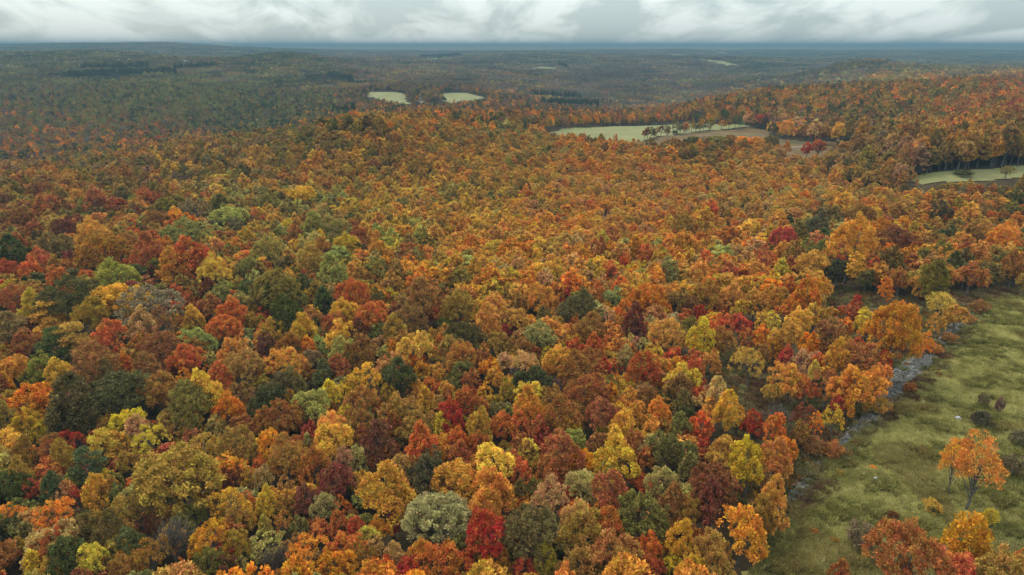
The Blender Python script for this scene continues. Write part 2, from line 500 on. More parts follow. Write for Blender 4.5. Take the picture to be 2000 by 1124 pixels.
def crown_points(kind, r, n_puff, per, psize=1.0):
    """leaf positions with outward directions and the puff each belongs to"""
    P, OUT, PID = [], [], []
    if kind in ('round', 'dome', 'oval', 'sparse', 'vase', 'shrub', 'narrow'):
        cz, rz, low, pr = {'round': (8.0, 5.3, -0.62, 1.0), 'dome': (7.0, 4.9, -0.5, 0.95), 'oval': (8.8, 6.8, -0.7, 1.05), 'sparse': (8.2, 5.4, -0.65, 0.85),
                           'vase': (8.0, 5.2, -0.6, 1.0), 'shrub': (3.2, 3.4, -0.6, 1.1), 'narrow': (12.5, 10.0, -0.8, 1.2)}[kind]
        if kind in ('round', 'dome', 'oval', 'sparse'):
            K = {'round': 5, 'dome': 7, 'oval': 4, 'sparse': 5}[kind]
            subs = [(np.array([r.normal() * .4, r.normal() * .4, cz + rz * r.uniform(.10, .26)]), np.array([2.5, 2.5, rz * .74]) * r.uniform(.85, 1.1))]
            a0 = r.uniform(0, 6.28)
            for i in range(K):
                th = a0 + i * 6.283 / K + r.normal() * .3
                rd = r.uniform(1.9, 3.3) * (0.85 if kind == 'oval' else 1)
                w = r.uniform(1.7, 2.7)
                subs.append((np.array([math.cos(th) * rd, math.sin(th) * rd, cz + rz * r.uniform(-.38, .14)]), np.array([w, w, rz * r.uniform(.5, .72)])))
            wt = np.array([q[1][0] * q[1][2] for q in subs]); wt /= wt.sum()
            k = 0
            while k < n_puff:
                j = int(r.choice(len(subs), p=wt))
                c0, rr3 = subs[j]
                d = rand_dirs(1, r)[0]
                if d[2] < -0.55:
                    continue
                tp = 1 - 0.38 * max(d[2], 0) ** 1.5
                c = c0 + d * rr3 * np.array([tp, tp, 1]) * r.uniform(0.78, 1.05)
                buried = any(i != j and (((c - q[0]) / q[1]) ** 2).sum() < 0.55 for i, q in enumerate(subs))
                if (buried and r.random() < .75) or c[2] < cz - rz * 0.85:
                    continue
                q = pr * psize * r.uniform(0.5, 1.05)
                dd = rand_dirs(per, r)
                o3 = d * 0.6 + np.array([0, 0, .8])
                flip = ((dd @ o3) < 0) & (r.random(per) < 0.65)
                dd[flip] *= -1
                p = c + dd * (r.random(per) ** 0.5 * q)[:, None] * np.array([0.9, 0.9, 1.15])
                P.append(p); OUT.append(dd * 0.6 + d * 0.6); PID.append(np.full(per, k))
                k += 1
            return np.concatenate(P), np.concatenate(OUT), np.concatenate(PID)
        lob = rand_dirs(7, r)
        la = r.uniform(0.0, 0.55, 7)
        k = 0
        while k < n_puff:
            d = rand_dirs(1, r)[0]
            if d[2] < low:
                continue
            lobe = 0.72 + float((np.clip(lob @ d, 0, 1) ** 4 * la).sum()) - 0.10 * r.random()
            rad = min(lobe, 1.18) * (r.uniform(0.86, 1.08) if r.random() < 0.72 else r.uniform(0.45, 0.85))
            wx = 1.0
            if kind == 'narrow':
                wx = 1.0 if d[2] < 0 else 1 - 0.55 * d[2]
            if kind == 'vase' and d[2] < 0:
                wx = 0.85
            c = np.array([0, 0, cz]) + d * np.array([5 * wx, 5 * wx, rz]) * rad * 0.86
            q = pr * psize * r.uniform(0.65, 1.3)
            dd = rand_dirs(per, r)
            flip = ((dd @ (d * 0.6 + np.array([0, 0, .8]))) < 0) & (r.random(per) < 0.65)
            dd[flip] *= -1
            rr = r.random(per) ** 0.5 * q
            p = c + dd * rr[:, None] * np.array([1, 1, 0.85])
            o = dd * 0.6 + d * 0.6
            P.append(p); OUT.append(o); PID.append(np.full(per, k))
            k += 1
    elif kind == 'tier':
        k = 0
        for lev in range(7):
            f = lev / 6
            z = 4.6 + 7.6 * f
            R = 5 * math.sqrt(max(0.03, 1 - (f * 0.93) ** 2.0)) * (0.75 + 0.25 * min(1, f * 4))
            for a in range(int(9 - 5 * f)):
                th = r.uniform(0, 6.283)
                rad = R * r.uniform(0.45, 0.95)
                c = np.array([math.cos(th) * rad, math.sin(th) * rad, z + r.normal() * 0.25 - 0.05 * rad])
                n = int(per * 1.15)
                dd = rand_dirs(n, r)
                p = c + dd * (r.random(n) ** 0.5)[:, None] * np.array([1.7, 1.7, 0.55])
                P.append(p); OUT.append(dd * 0.5 + c * np.array([.15, .15, 0])); PID.append(np.full(n, k)); k += 1
    elif kind == 'conifer':
        k = 0
        for lev in range(13):
            f = lev / 12
            z = 2.0 + 16 * f
            R = 5 * (1 - f) ** 0.85 + 0.25
            for a in range(max(3, int(10 * (1 - f)))):
                th = a * 2.399 + lev
                for s in range(3):
                    rad = R * (0.35 + 0.3 * s)
                    c = np.array([math.cos(th) * rad, math.sin(th) * rad, z - 0.25 * rad])
                    n = max(6, per // 8)
                    dd = rand_dirs(n, r)
                    P.append(c + dd * np.array([0.8, 0.8, 0.35])); OUT.append(dd * .4 + np.array([math.cos(th), math.sin(th), -.1])); PID.append(np.full(n, k))
                k += 1
    return np.concatenate(P), np.concatenate(OUT), np.concatenate(PID)


def crown_mesh(kind, seed, n_puff=46, per=95, leaf=0.5, psize=1.0, firm=0.0):
    r = np.random.default_rng(seed)
    P, OUT, PID = crown_points(kind, r, n_puff, per, psize)
    n = len(P)
    up = np.array([0, 0, 1.0])
    OUT = OUT / (np.linalg.norm(OUT, axis=1, keepdims=True) + 1e-9)
    axis = OUT * 0.8 + up * 0.35 + r.normal(size=(n, 3)) * 0.45
    nor = OUT * (0.5 + 0.6 * firm) + up * 0.55 + r.normal(size=(n, 3)) * (0.55 - 0.3 * firm)
    ln = leaf * r.uniform(0.7, 1.5, n)
    V = leaf_faces(P, axis, nor, ln, ln * r.uniform(0.5, 0.8, n))
    pv = r.uniform(0.36, 0.64, PID.max() + 1)
    ph = r.uniform(0, 1, PID.max() + 1)
    val = np.clip(pv[PID] + r.normal(size=n) * 0.06, 0.25, 0.8)
    hue = np.clip(ph[PID] * 0.7 + 0.15 + r.normal(size=n) * 0.12, 0, 1)
    return V.reshape(-1, 3), np.arange(4 * n).reshape(-1, 4), np.repeat(val, 4), np.repeat(hue, 4)


def tube(verts, faces, pts, rads, sides=6):
    b = len(verts)
    pts = np.array(pts, float)
    for i, p in enumerate(pts):
        d = pts[min(i + 1, len(pts) - 1)] - pts[max(i - 1, 0)]
        d /= np.linalg.norm(d) + 1e-9
        a = np.cross(d, [0.31, 0.95, 0.1]); a /= np.linalg.norm(a); c = np.cross(d, a)
        for s in range(sides):
            t = 2 * math.pi * s / sides
            verts.append(p + rads[i] * (a * math.cos(t) + c * math.sin(t)))
    for i in range(len(pts) - 1):
        for s in range(sides):
            q = (s + 1) % sides
            faces.append((b + i * sides + s, b + i * sides + q, b + (i + 1) * sides + q, b + (i + 1) * sides + s))
    faces.append(tuple(b + (len(pts) - 1) * sides + s for s in range(sides)))


def trunk_mesh(kind, seed, limbs=10):
    r = np.random.default_rng(seed + 500)
    V, F = [], []
    H = {'round': 10.5, 'dome': 9, 'oval': 12.5, 'sparse': 11, 'vase': 9.5, 'shrub': 3.0, 'narrow': 19, 'tier': 11, 'conifer': 17.5, 'bare': 9.5}[kind]
    fork = H * {'vase': 0.22, 'shrub': 0.08, 'bare': 0.3}.get(kind, 0.36)
    bend = r.normal(size=2) * 0.25
    pts = [np.array([0, 0, -0.4]), np.array([0, 0, 0.3]), np.array([bend[0] * .5, bend[1] * .5, fork]), np.array([bend[0], bend[1], H * 0.7]), np.array([bend[0] * 1.3, bend[1] * 1.3, H])]
    r0 = {'shrub': 0.16, 'vase': 0.26}.get(kind, 0.3)
    tube(V, F, pts, [r0 * 1.3, r0, r0 * 0.75, r0 * 0.4, 0.05], 7)
    if kind == 'conifer':
        return V, F
    for k in range(limbs):
        th = 2.399 * k + r.uniform(-.3, .3)
        z0 = fork + (H * 0.75 - fork) * (k / limbs) * 0.8
        reach = {'narrow': 2.0, 'vase': 3.6, 'shrub': 3.4}.get(kind, 3.8) * (1 - 0.45 * k / limbs)
        rise = {'vase': 5.5, 'shrub': 2.8, 'bare': 4.2, 'narrow': 4, 'tier': 0.9}.get(kind, 3.0) * r.uniform(.8, 1.2)
        a = np.array([bend[0] * .5, bend[1] * .5, z0])
        d = np.array([math.cos(th), math.sin(th), 0])
        tube(V, F, [a, a + d * reach * 0.45 + np.array([0, 0, rise * 0.6]), a + d * reach + np.array([0, 0, rise])], [r0 * 0.42, r0 * 0.25, 0.03], 5)
    return V, F


def twig_mesh(seed, n=260):
    """fine bare branches fanning upwards: thin four-sided spikes"""
    r = np.random.default_rng(seed)
    V, F = [], []
    for k in range(n):
        th = r.uniform(0, 6.283)
        el = r.uniform(0.15, 1.45)
        d = np.array([math.cos(th) * math.cos(el), math.sin(th) * math.cos(el), math.sin(el)])
        rad = r.uniform(1.2, 4.3)
        c = np.array([0, 0, 5.0]) + d * rad * np.array([1, 1, 1.25])
        dd = d * 0.8 + np.array([0, 0, 0.7]) + r.normal(size=3) * 0.35
        dd /= np.linalg.norm(dd)
        ln = r.uniform(1.0, 2.4)
        mid = c + dd * ln * .5 + r.normal(size=3) * 0.08
        tube(V, F, [c - dd * 0.3, mid, c + dd * ln], [0.045, 0.032, 0.01], 3)
    return V, F


def set_vary(me, val, hue):
    a = me.color_attributes.new('vary', 'FLOAT_COLOR', 'POINT')
    d = np.zeros((len(val), 4), 'f')
    d[:, 0] = val; d[:, 1] = hue; d[:, 3] = 1
    a.data.foreach_set('color', d.ravel())


def build_mesh(name, V, F, mats, val=None, hue=None, midx=None):
    me = bpy.data.meshes.new(name)
    me.from_pydata([tuple(map(float, v)) for v in V], [], [tuple(map(int, f)) for f in F])
    for m in mats:
        me.materials.append(m)
    if midx is not None:
        me.polygons.foreach_set('material_index', np.asarray(midx, 'i'))
    if val is not None:
        set_vary(me, val, hue)
    me.update()
    return me


SPEC = {'r': ('round', 5, 150, 58, 0.37), 'd': ('dome', 5, 165, 56, 0.36), 'o': ('oval', 5, 150, 58, 0.39), 't': ('tier', 2, 0, 105, 0.44), 's': ('sparse', 3, 110, 34, 0.32),
        'v': ('vase', 3, 105, 34, 0.34), 'n': ('narrow', 2, 130, 42, 0.55), 'h': ('shrub', 3, 70, 36, 0.5), 'c': ('conifer', 1, 0, 90, 0.7)}
CROWN, TRUNK, TREE = {}, {}, {}       # TREE: crown and trunk in one mesh, for the unbroken wood
for code, (kind, nvar, npf, per, lf) in SPEC.items():
    for k in range(nvar):
        sd = 31 * ord(code) + k
        V, F, va, hu = crown_mesh(kind, sd, npf, per, lf)
        CROWN.setdefault(code, []).append(build_mesh('crown_' + kind, V, F, [M_LEAF], va, hu))
        tv, tfc = trunk_mesh(kind, sd, {'s': 14, 'v': 14, 'h': 9}.get(code, 9))
        TRUNK.setdefault(code, []).append(build_mesh('trunk_' + kind, tv, tfc, [M_BARK]))
CROWN['q'], TRUNK['q'] = CROWN['r'], TRUNK['r']
BIG = []
for k, kd in enumerate(('round', 'dome', 'round')):
    V, F, va, hu = crown_mesh(kd, 4400 + k, 300, 62, 0.25, 0.78)
    tv, tfc = trunk_mesh(kd, 4400 + k, 12)
    BIG.append((build_mesh('crown_great', V, F, [M_LEAF], va, hu), build_mesh('trunk_great', tv, tfc, [M_BARK])))
for k in range(2):
    tw, tfw = twig_mesh(900 + k, 420)
    CROWN.setdefault('b', []).append(build_mesh('twigs_bare', tw, tfw, [M_TWIG]))
    tv, tfc = trunk_mesh('bare', 77 + k, 14)
    TRUNK.setdefault('b', []).append(build_mesh('trunk_bare', tv, tfc, [M_TWIG]))


def lod_mesh(name, kind, sd, npf, per, lf, mat=None, trunk=True):
    V, F, va, hu = crown_mesh(kind, sd, npf, per, lf, 1.0, 1.0 if mat else 0.3)
    mid = [0] * len(F)
    V = list(V); F = [tuple(f) for f in F]
    if trunk:
        tv, tfc = trunk_mesh(kind, sd, 5)
        b = len(V)
        V += list(tv); F += [tuple(i + b for i in f) for f in tfc]
        mid += [1] * len(tfc)
        va = np.r_[va, np.full(len(tv), .5)]; hu = np.r_[hu, np.full(len(tv), .5)]
    return build_mesh(name, V, F, [mat or M_LEAF, M_BARK], va, hu, mid)


def proto_collection(name, meshes):
    c = bpy.data.collections.new(name)
    for i, me in enumerate(meshes):
        c.objects.link(bpy.data.objects.new('%s_%02d' % (name, i), me))
    return c


# ------------------------------------------------------------------ scattered masses (one object each)
def scatter(name, pts, tint, rotz, scl, idx_, protos, label, cat, group=None, tilt=None):
    me = bpy.data.meshes.new(name)
    n = len(pts)
    me.vertices.add(n)
    me.vertices.foreach_set('co', np.asarray(pts, 'f').ravel())
    for nm, ty, key, arr in (('tint', 'FLOAT_VECTOR', 'vector', tint), ('turn', 'FLOAT_VECTOR', 'vector', np.stack([np.zeros(n) if tilt is None else tilt, np.zeros(n), rotz], -1)),
                             ('size', 'FLOAT_VECTOR', 'vector', scl), ('pick', 'INT', 'value', idx_)):
        a = me.attributes.new(nm, ty, 'POINT')
        a.data.foreach_set(key, np.asarray(arr, 'i' if ty == 'INT' else 'f').ravel())
    o = bpy.data.objects.new(name, me)
    col.objects.link(o)
    g = bpy.data.node_groups.new(name, 'GeometryNodeTree')
    g.interface.new_socket('Geometry', in_out='INPUT', socket_type='NodeSocketGeometry')
    g.interface.new_socket('Geometry', in_out='OUTPUT', socket_type='NodeSocketGeometry')
    gi, go = g.nodes.new('NodeGroupInput'), g.nodes.new('NodeGroupOutput')
    ci = g.nodes.new('GeometryNodeCollectionInfo')
    ci.inputs['Collection'].default_value = protos
    ci.inputs['Separate Children'].default_value = True
    ci.inputs['Reset Children'].default_value = True
    ip = g.nodes.new('GeometryNodeInstanceOnPoints')
    ip.inputs['Pick Instance'].default_value = True

    def attr(nm, ty):
        a = g.nodes.new('GeometryNodeInputNamedAttribute')
        a.data_type = ty
        a.inputs['Name'].default_value = nm
        return a.outputs['Attribute']
    e2r = g.nodes.new('FunctionNodeEulerToRotation')
    l = g.links.new
    l(gi.outputs[0], ip.inputs['Points'])
    l(ci.outputs[0], ip.inputs['Instance'])
    l(attr('pick', 'INT'), ip.inputs['Instance Index'])
    l(attr('turn', 'FLOAT_VECTOR'), e2r.inputs[0])
    l(e2r.outputs[0], ip.inputs['Rotation'])
    l(attr('size', 'FLOAT_VECTOR'), ip.inputs['Scale'])
    l(ip.outputs[0], go.inputs[0])
    md = o.modifiers.new('scatter', 'NODES')
    md.node_group = g
    tag(o, label, cat, group, 'stuff')
    return o


# ------------------------------------------------------------------ colours of the leaves
PAL = {'R': (0.37, 0.048, 0.026), 'M': (0.165, 0.046, 0.028), 'S': (0.49, 0.115, 0.030), 'O': (0.58, 0.200, 0.024), 'A': (0.55, 0.245, 0.042), 'Y': (0.55, 0.310, 0.036),
       'L': (0.60, 0.39, 0.055), 'G': (0.180, 0.145, 0.036), 'D': (0.078, 0.080, 0.028), 'P': (0.32, 0.268, 0.075), 'B': (0.28, 0.122, 0.034), 'N': (0.35, 0.112, 0.034),
       'T': (0.45, 0.240, 0.082), 'W': (0.175, 0.126, 0.080), 'K': (0.33, 0.182, 0.034), 'Z': (0.035, 0.034, 0.036),
       'g': (0.200, 0.168, 0.046), 'w': (0.165, 0.120, 0.084), 'd': (0.066, 0.070, 0.030), 'n': (0.250, 0.125, 0.054), 'k': (0.270, 0.160, 0.042)}
WORD = {'R': 'crimson', 'M': 'wine-dark', 'S': 'scarlet', 'O': 'orange', 'A': 'amber', 'Y': 'golden', 'L': 'lemon-yellow', 'G': 'olive', 'D': 'dark green', 'P': 'sage-green',
        'B': 'brown', 'Z': 'black', 'N': 'russet', 'T': 'tan', 'W': 'grey-brown', 'K': 'bronze'}
FORM = {'q': 'ball-shaped', 'r': 'round', 'd': 'broad', 'o': 'tall', 't': 'tiered', 's': 'thin-leaved', 'b': 'bare', 'n': 'slender', 'v': 'open-crowned', 'h': 'bushy', 'c': 'conical'}


def tint_of(code, r):
    o = PAL['KBTNAG'[r.integers(0, 6)]] if code.isupper() else PAL[code]
    k = r.uniform(0, 0.22)
    c = (np.array(PAL[code]) * (1 - k) + np.array(o) * k) * r.uniform(0.85, 1.15)
    return np.clip(c * (1 + r.normal(size=3) * np.array([0.05, 0.10, 0.15])), 0.004, 0.8)


# traced crowns: x y width colour[form], in pixels of an enlarged view (offset x, offset y, enlargement)
TRACED = [
 (0, 843, 4, """60 100 260 Yt|200 170 170 Ko|380 130 180 Ns|560 70 180 Rs|60 260 140 Ns|500 190 170 Ko|770 90 200 Yt|920 80 160 Y|1180 70 220 Ys|1390 330 620 Kd|1600 90 200 Ks|1850 100 220 K|760 450 200 Yo|840 340 120 Y|600 500 140 Rs|250 440 130 Rs|130 330 170 Ko|470 490 130 T|430 650 250 Os|60 650 200 Os|250 690 160 T|190 760 120 D|670 740 220 G|390 830 300 Td|460 880 220 S|300 940 130 S|540 980 260 D|30 950 140 D|150 900 130 Ks|250 1050 160 Y|370 1080 180 A|730 1030 200 Y|870 920 160 K|960 920 130 Y|960 1080 220 K|1070 1060 90 Y|860 780 200 D|970 770 170 K|920 500 120 G|1040 560 260 Ks|1130 730 150 Ms|1300 650 180 Bs|1380 600 120 Ks|1520 640 150 G|1330 830 330 Wb|1640 840 280 Os|1640 1030 200 G|1200 960 220 Bs|1420 1060 110 Ss|1760 1050 180 Ms|1900 1060 150 Ps|1780 570 260 Ys|1940 540 140 Ss|1850 720 200 K|1850 880 180 K|1800 340 160 M|1840 290 150 Os|1960 370 140 Ks|880 440 140 B|1000 230 160 B|400 420 180 D|700 250 200 Dt|100 420 200 D|1030 880 200 D|1600 500 200 K"""),
 (500, 843, 4, """130 110 200 O|50 230 130 S|250 210 220 Ko|390 50 160 R|610 70 250 Y|450 260 230 N|410 100 100 P|490 110 110 O|820 60 170 M|960 70 280 M|670 240 180 T|800 220 160 Po|630 390 260 M|820 400 130 Yo|970 200 150 O|1140 290 180 T|1050 490 350 Yo|1330 290 270 D|1270 90 250 S|1400 150 170 O|1560 60 170 S|1590 190 190 N|1760 90 170 S|1850 230 280 L|1580 370 290 A|1830 440 330 O|1800 620 240 A|1430 640 430 Pd|1770 830 310 R|1590 920 140 G|1730 960 140 G|1260 980 210 O|1090 950 170 To|940 900 150 T|950 770 170 O|1080 700 120 R|860 980 180 Ks|650 730 160 So|790 770 150 So|490 750 150 S|680 880 220 S|650 1020 250 O|420 950 270 Os|410 1080 120 G|150 980 260 Wb|60 360 130 P|70 530 180 Y|220 430 140 K|230 580 140 K|390 540 190 Mo|540 590 170 P|340 740 130 G|660 570 140 Ss|200 700 150 Bs|60 760 120 K|1180 1080 200 R|1020 1070 160 S|1480 1050 320 S|1790 1060 180 O|1920 1030 160 N|1970 750 120 G|1960 930 110 G|1180 380 150 N|300 880 160 B"""),
 (1000, 843, 4, """50 80 130 N|220 50 150 R|120 150 130 K|350 150 280 N|340 300 220 N|500 60 160 P|660 80 160 B|800 60 140 A|1000 40 150 A|580 230 190 O|830 190 300 Y|760 310 160 P|940 100 160 N|1050 200 160 N|1250 130 270 D|1370 270 160 Go|1160 380 220 P|560 410 220 P|800 460 270 N|330 400 120 R|460 500 140 R|260 520 230 T|180 420 120 G|70 460 100 Go|70 320 160 S|200 760 430 Gd|500 660 240 T|560 790 330 K|680 620 110 O|800 740 240 So|1000 640 340 G|1260 600 260 B|1220 700 130 Y|1340 830 210 Yo|1400 1040 200 Y|1420 660 200 B|1550 880 240 K|1600 400 380 Md|1560 560 260 M|1800 760 310 Oq|1660 150 230 A|1860 230 270 Yo|1600 1020 200 K|1080 920 200 S|1070 1040 200 S|750 940 320 N|850 1060 300 B|520 1040 300 B|100 1080 180 R|300 1020 180 K|1500 120 110 R|1950 620 200 K"""),
 (1500, 843, 4, """60 200 230 Ao|150 130 150 O|50 500 200 Ao|60 680 150 A|1060 980 480 Nq|1500 1060 260 S|1850 1090 330 Kd|1980 1010 150 S|560 1110 150 N"""),
 (0, 565, 4, """100 80 200 N|250 130 200 Y|380 200 210 At|580 80 330 D|700 210 260 K|960 80 350 Yd|860 190 120 G|1220 140 420 Ws|1290 270 220 Bs|1110 300 220 T|1510 220 170 Yo|1640 130 140 N|1830 160 200 So|1760 280 240 S|1880 90 160 P|1970 240 120 K|70 310 190 G|210 300 150 M|190 420 180 N|40 470 90 R|150 510 70 R|320 330 150 A|90 630 230 A|310 600 240 G|470 650 200 Yo|710 570 330 B|560 370 220 Kt|830 360 230 S|950 490 100 K|1100 430 180 B|970 300 130 T|1250 480 250 B|1160 600 220 B|980 590 150 S|1470 550 220 S|1450 690 140 Os|1560 390 190 P|1540 450 150 B|1640 540 110 P|1810 480 200 A|1920 440 120 P|1700 680 190 S|1900 600 260 T|1640 790 280 Y|1460 860 320 G|1230 810 280 K|950 780 430 Dd|580 870 370 D|560 990 280 D|250 860 260 O|330 1000 100 O|60 760 110 O|50 850 150 K|50 1000 180 G|200 1040 180 Y|310 1090 130 Y|710 1050 150 Y|850 1020 170 K|1010 1020 210 Y|1080 1090 170 T|1300 1050 170 K|1520 1040 170 Ys|1690 1060 150 P|1760 940 220 O|1860 820 180 B|1930 960 110 N|1900 1060 170 N|540 1100 120 R|430 420 200 Dt|1000 540 150 K|1150 760 160 K|830 700 200 G"""),
 (500, 565, 4, """40 70 120 B|130 70 200 D|270 90 200 G|400 50 90 Y|530 90 170 D|740 70 270 N|230 200 260 D|50 200 110 R|420 210 160 N|590 270 180 N|720 180 220 Y|880 220 270 Sd|1060 170 110 M|1150 90 120 T|1330 90 250 Bo|1180 240 220 B|1590 130 280 Kd|1410 170 120 S|1630 360 250 D|1800 240 220 A|1870 130 200 A|1480 240 100 P|1380 350 80 Y|370 320 200 Y|150 320 180 Y|50 330 120 S|70 420 160 M|290 360 140 N|280 430 180 B|400 460 130 O|500 430 140 P|660 360 210 Y|800 330 160 M|950 330 160 G|1090 310 180 K|1130 400 160 K|690 470 200 P|840 490 200 B|1000 480 110 P|1070 470 90 O|1230 480 210 Y|1260 550 150 S|1310 410 150 K|1510 460 220 K|1440 400 80 O|1780 410 120 P|1900 410 160 K|1590 520 240 B|1770 480 110 A|1760 550 160 M|1830 610 170 O|80 600 150 N|230 570 230 A|430 540 150 W|390 640 150 B|540 650 190 D|650 610 160 N|850 690 240 Ys|1060 610 200 T|1110 690 230 D|770 720 150 K|1300 620 120 O|1420 650 150 A|1370 750 120 S|1250 760 120 A|1600 630 190 G|1680 690 150 N|1870 680 150 A|1490 780 120 A|1490 850 110 M|170 770 220 D|310 740 180 G|80 850 220 D|420 890 240 P|560 820 160 Y|680 800 120 Y|800 870 200 N|1030 810 130 Y|1120 910 240 K|1310 870 150 A|1440 880 80 T|840 940 130 P|270 870 120 N|1640 860 220 N|1530 990 200 R|1750 980 110 B|1910 930 160 G|1730 1060 200 Y|1930 1060 180 S|1260 1040 240 K|1050 1060 150 N|1450 1060 140 Y|790 1020 220 B|620 1070 220 A|540 990 130 O|600 930 100 N|200 1010 230 B|60 1030 130 N|110 1090 120 P|420 1090 120 R|470 1020 100 G|930 800 110 B|50 720 140 K|1950 560 130 T|1960 780 120 K|340 1000 120 B|1960 300 100 R"""),
 (1000, 565, 4, """80 20 120 M|60 100 150 N|200 60 180 A|310 80 150 N|430 50 110 R|520 140 210 D|500 70 100 P|410 160 140 G|650 60 160 N|800 50 150 P|650 170 150 P|720 190 130 T|240 200 110 G|310 200 80 A|50 230 170 A|40 290 100 M|1040 50 240 O|1200 140 100 O|1320 70 170 B|1410 100 140 B|900 150 170 S|1110 180 170 N|1370 200 90 S|1470 180 110 R|960 280 200 M|1080 270 120 P|1250 240 110 P|1210 350 230 A|1500 370 200 Yo|1560 540 150 A|1660 390 180 B|1650 250 150 S|1780 270 170 R|1390 270 130 G|1520 50 190 K|1530 120 90 N|1620 130 130 N|1590 210 90 Y|1790 150 150 Y|1900 80 200 A|1970 230 120 L|1700 40 200 A|1950 370 130 O|1850 380 130 N|1860 560 200 As|1960 490 120 B|500 270 110 S|630 300 200 N|760 340 170 O|280 290 160 A|210 360 220 P|380 370 150 A|60 380 140 K|100 450 150 B|170 490 110 N|490 440 130 R|640 450 160 S|760 460 120 O|370 540 220 A|310 600 140 O|580 540 180 N|490 620 220 B|100 580 200 T|200 690 230 D|60 650 130 W|330 760 120 W|710 610 130 R|800 590 130 S|890 530 150 P|1030 620 240 R|1150 700 150 N|1040 430 130 P|910 410 120 T|1140 500 110 Y|1250 530 150 S|1420 530 130 S|1300 600 150 O|1430 620 150 S|1330 700 220 Y|1300 770 200 B|900 750 130 Y|1050 770 150 T|570 800 300 N|770 810 160 O|920 850 150 A|1070 880 200 B|760 740 130 G|170 830 190 L|120 930 220 O|40 830 80 N|320 860 180 B|640 910 110 R|690 970 220 N|840 940 120 L|970 980 150 Y|1150 960 180 A|1340 890 160 Do|1350 980 140 D|1450 800 120 S|1490 760 90 R|1640 820 200 T|1550 930 150 A|1690 930 200 Yo|1480 1060 170 S|1880 1030 150 R|1320 1070 160 G|1190 1090 150 B|850 1060 200 A|450 1090 160 Y|60 1060 170 S|370 980 240 B|540 960 150 K|210 1100 160 N|250 980 100 O|1080 1090 120 Y|720 1080 110 Y|830 360 110 O|660 640 130 K|1780 500 110 B"""),
 (1500, 565, 4, """60 70 180 A|140 150 130 O|290 60 220 O|410 110 90 T|30 240 120 L|240 220 180 Y|370 180 160 Y|500 200 120 A|650 160 150 R|690 90 70 R|760 240 170 Y|600 290 130 O|490 330 220 B|980 350 370 Oq|1340 110 190 Yv|1320 250 130 Yv|1470 200 160 Aq|1240 400 130 Os|60 380 130 A|200 350 220 A|150 530 140 R|50 450 120 O|290 530 180 T|390 590 120 S|610 440 150 Y|710 430 110 S|540 540 200 A|740 560 250 N|900 570 130 S|690 720 280 O|870 700 170 A|600 770 110 On|180 690 220 Y|300 760 140 S|460 740 200 Ns|350 640 100 Y|550 890 100 R|640 900 80 O|520 980 150 Ys|100 980 250 Wb|280 960 170 Ms|380 1030 120 Os|30 780 120 A|60 1080 160 O|250 1100 120 B|780 300 120 O|330 440 150 O|430 430 130 B"""),
 (1300, 360, 2.853, """1030 340 205 Aq|1065 460 90 Yn|830 440 180 A|840 540 130 A|650 310 130 R|740 280 90 Gn|850 240 130 D|870 310 100 D|1280 320 170 M|1520 530 140 G|1700 500 130 N|1420 550 100 A|1410 470 120 N|1890 310 160 O|1500 360 80 O|1540 140 100 D|1690 170 110 A|1340 220 80 O|1960 60 80 D|1930 130 80 D|540 390 110 N|400 370 120 T|220 270 110 K|360 290 110 N|470 230 110 Y|510 270 60 Yn|80 230 130 K|230 200 120 A|250 140 90 S|1230 580 60 On|1580 270 80 D|1720 280 130 K|1850 390 110 K|1250 460 90 G|690 200 60 D|720 390 120 B|1310 520 110 N|1960 460 110 A|1600 440 120 D|1780 410 120 G|1180 420 100 D|1120 520 90 D|960 470 120 D|690 470 100 N|1200 260 130 O|1420 300 120 N|1330 120 110 K|1100 170 130 K|900 150 120 G|1000 110 100 A"""),
 (0, 0, 1, """652 246 22 Do|684 242 24 Do|668 248 20 K|716 242 26 Do|742 243 26 Ko|762 247 22 O|700 246 20 Ko|728 249 20 G|1490 230 26 R|1555 238 30 T|1540 250 26 A|1590 252 34 T|1615 255 30 K|1638 256 26 A"""),
 (0, 360, 2.853, """130 200 130 M|350 260 140 M|510 300 180 A|830 400 170 N|300 360 180 G|100 380 180 D|600 400 220 K|1040 270 220 G|1070 420 200 S|1390 170 70 O|1260 170 170 P|1100 130 140 Ws|960 120 160 G|820 70 110 S|640 120 110 N|650 510 210 P|1600 440 80 Wb|1850 250 160 P|1740 240 140 P|1550 590 260 G|1900 100 60 R|1680 60 130 Y|30 490 130 R|320 530 120 S|220 440 150 N|960 470 150 A|700 330 140 K|1210 480 160 A|1390 460 150 G|1480 370 160 P|1720 430 160 K|1850 480 150 P|1920 350 130 Y|250 130 120 N|420 200 110 M|530 90 130 N|60 290 110 G|1000 190 120 O|860 200 130 B"""),
]
rt = np.random.default_rng(11)
trees = []                 # u, v, width px, colour, form
for ox, oy, k, s in TRACED:
    for q in s.split('|'):
        x, y, w, c = q.split()
        trees.append([ox + float(x) / k, oy + float(y) / k, float(w) / k, c[0], c[1] if len(c) > 1 else rt.choice(list('rrrdo'))])
CENTRE = {'q': 8.4, 'r': 8.6, 'd': 8.0, 'o': 9.6, 't': 8.8, 's': 8.8, 'v': 8.6, 'n': 12.5, 'h': 3.4, 'b': 8.0, 'c': 9.0}
placed = []
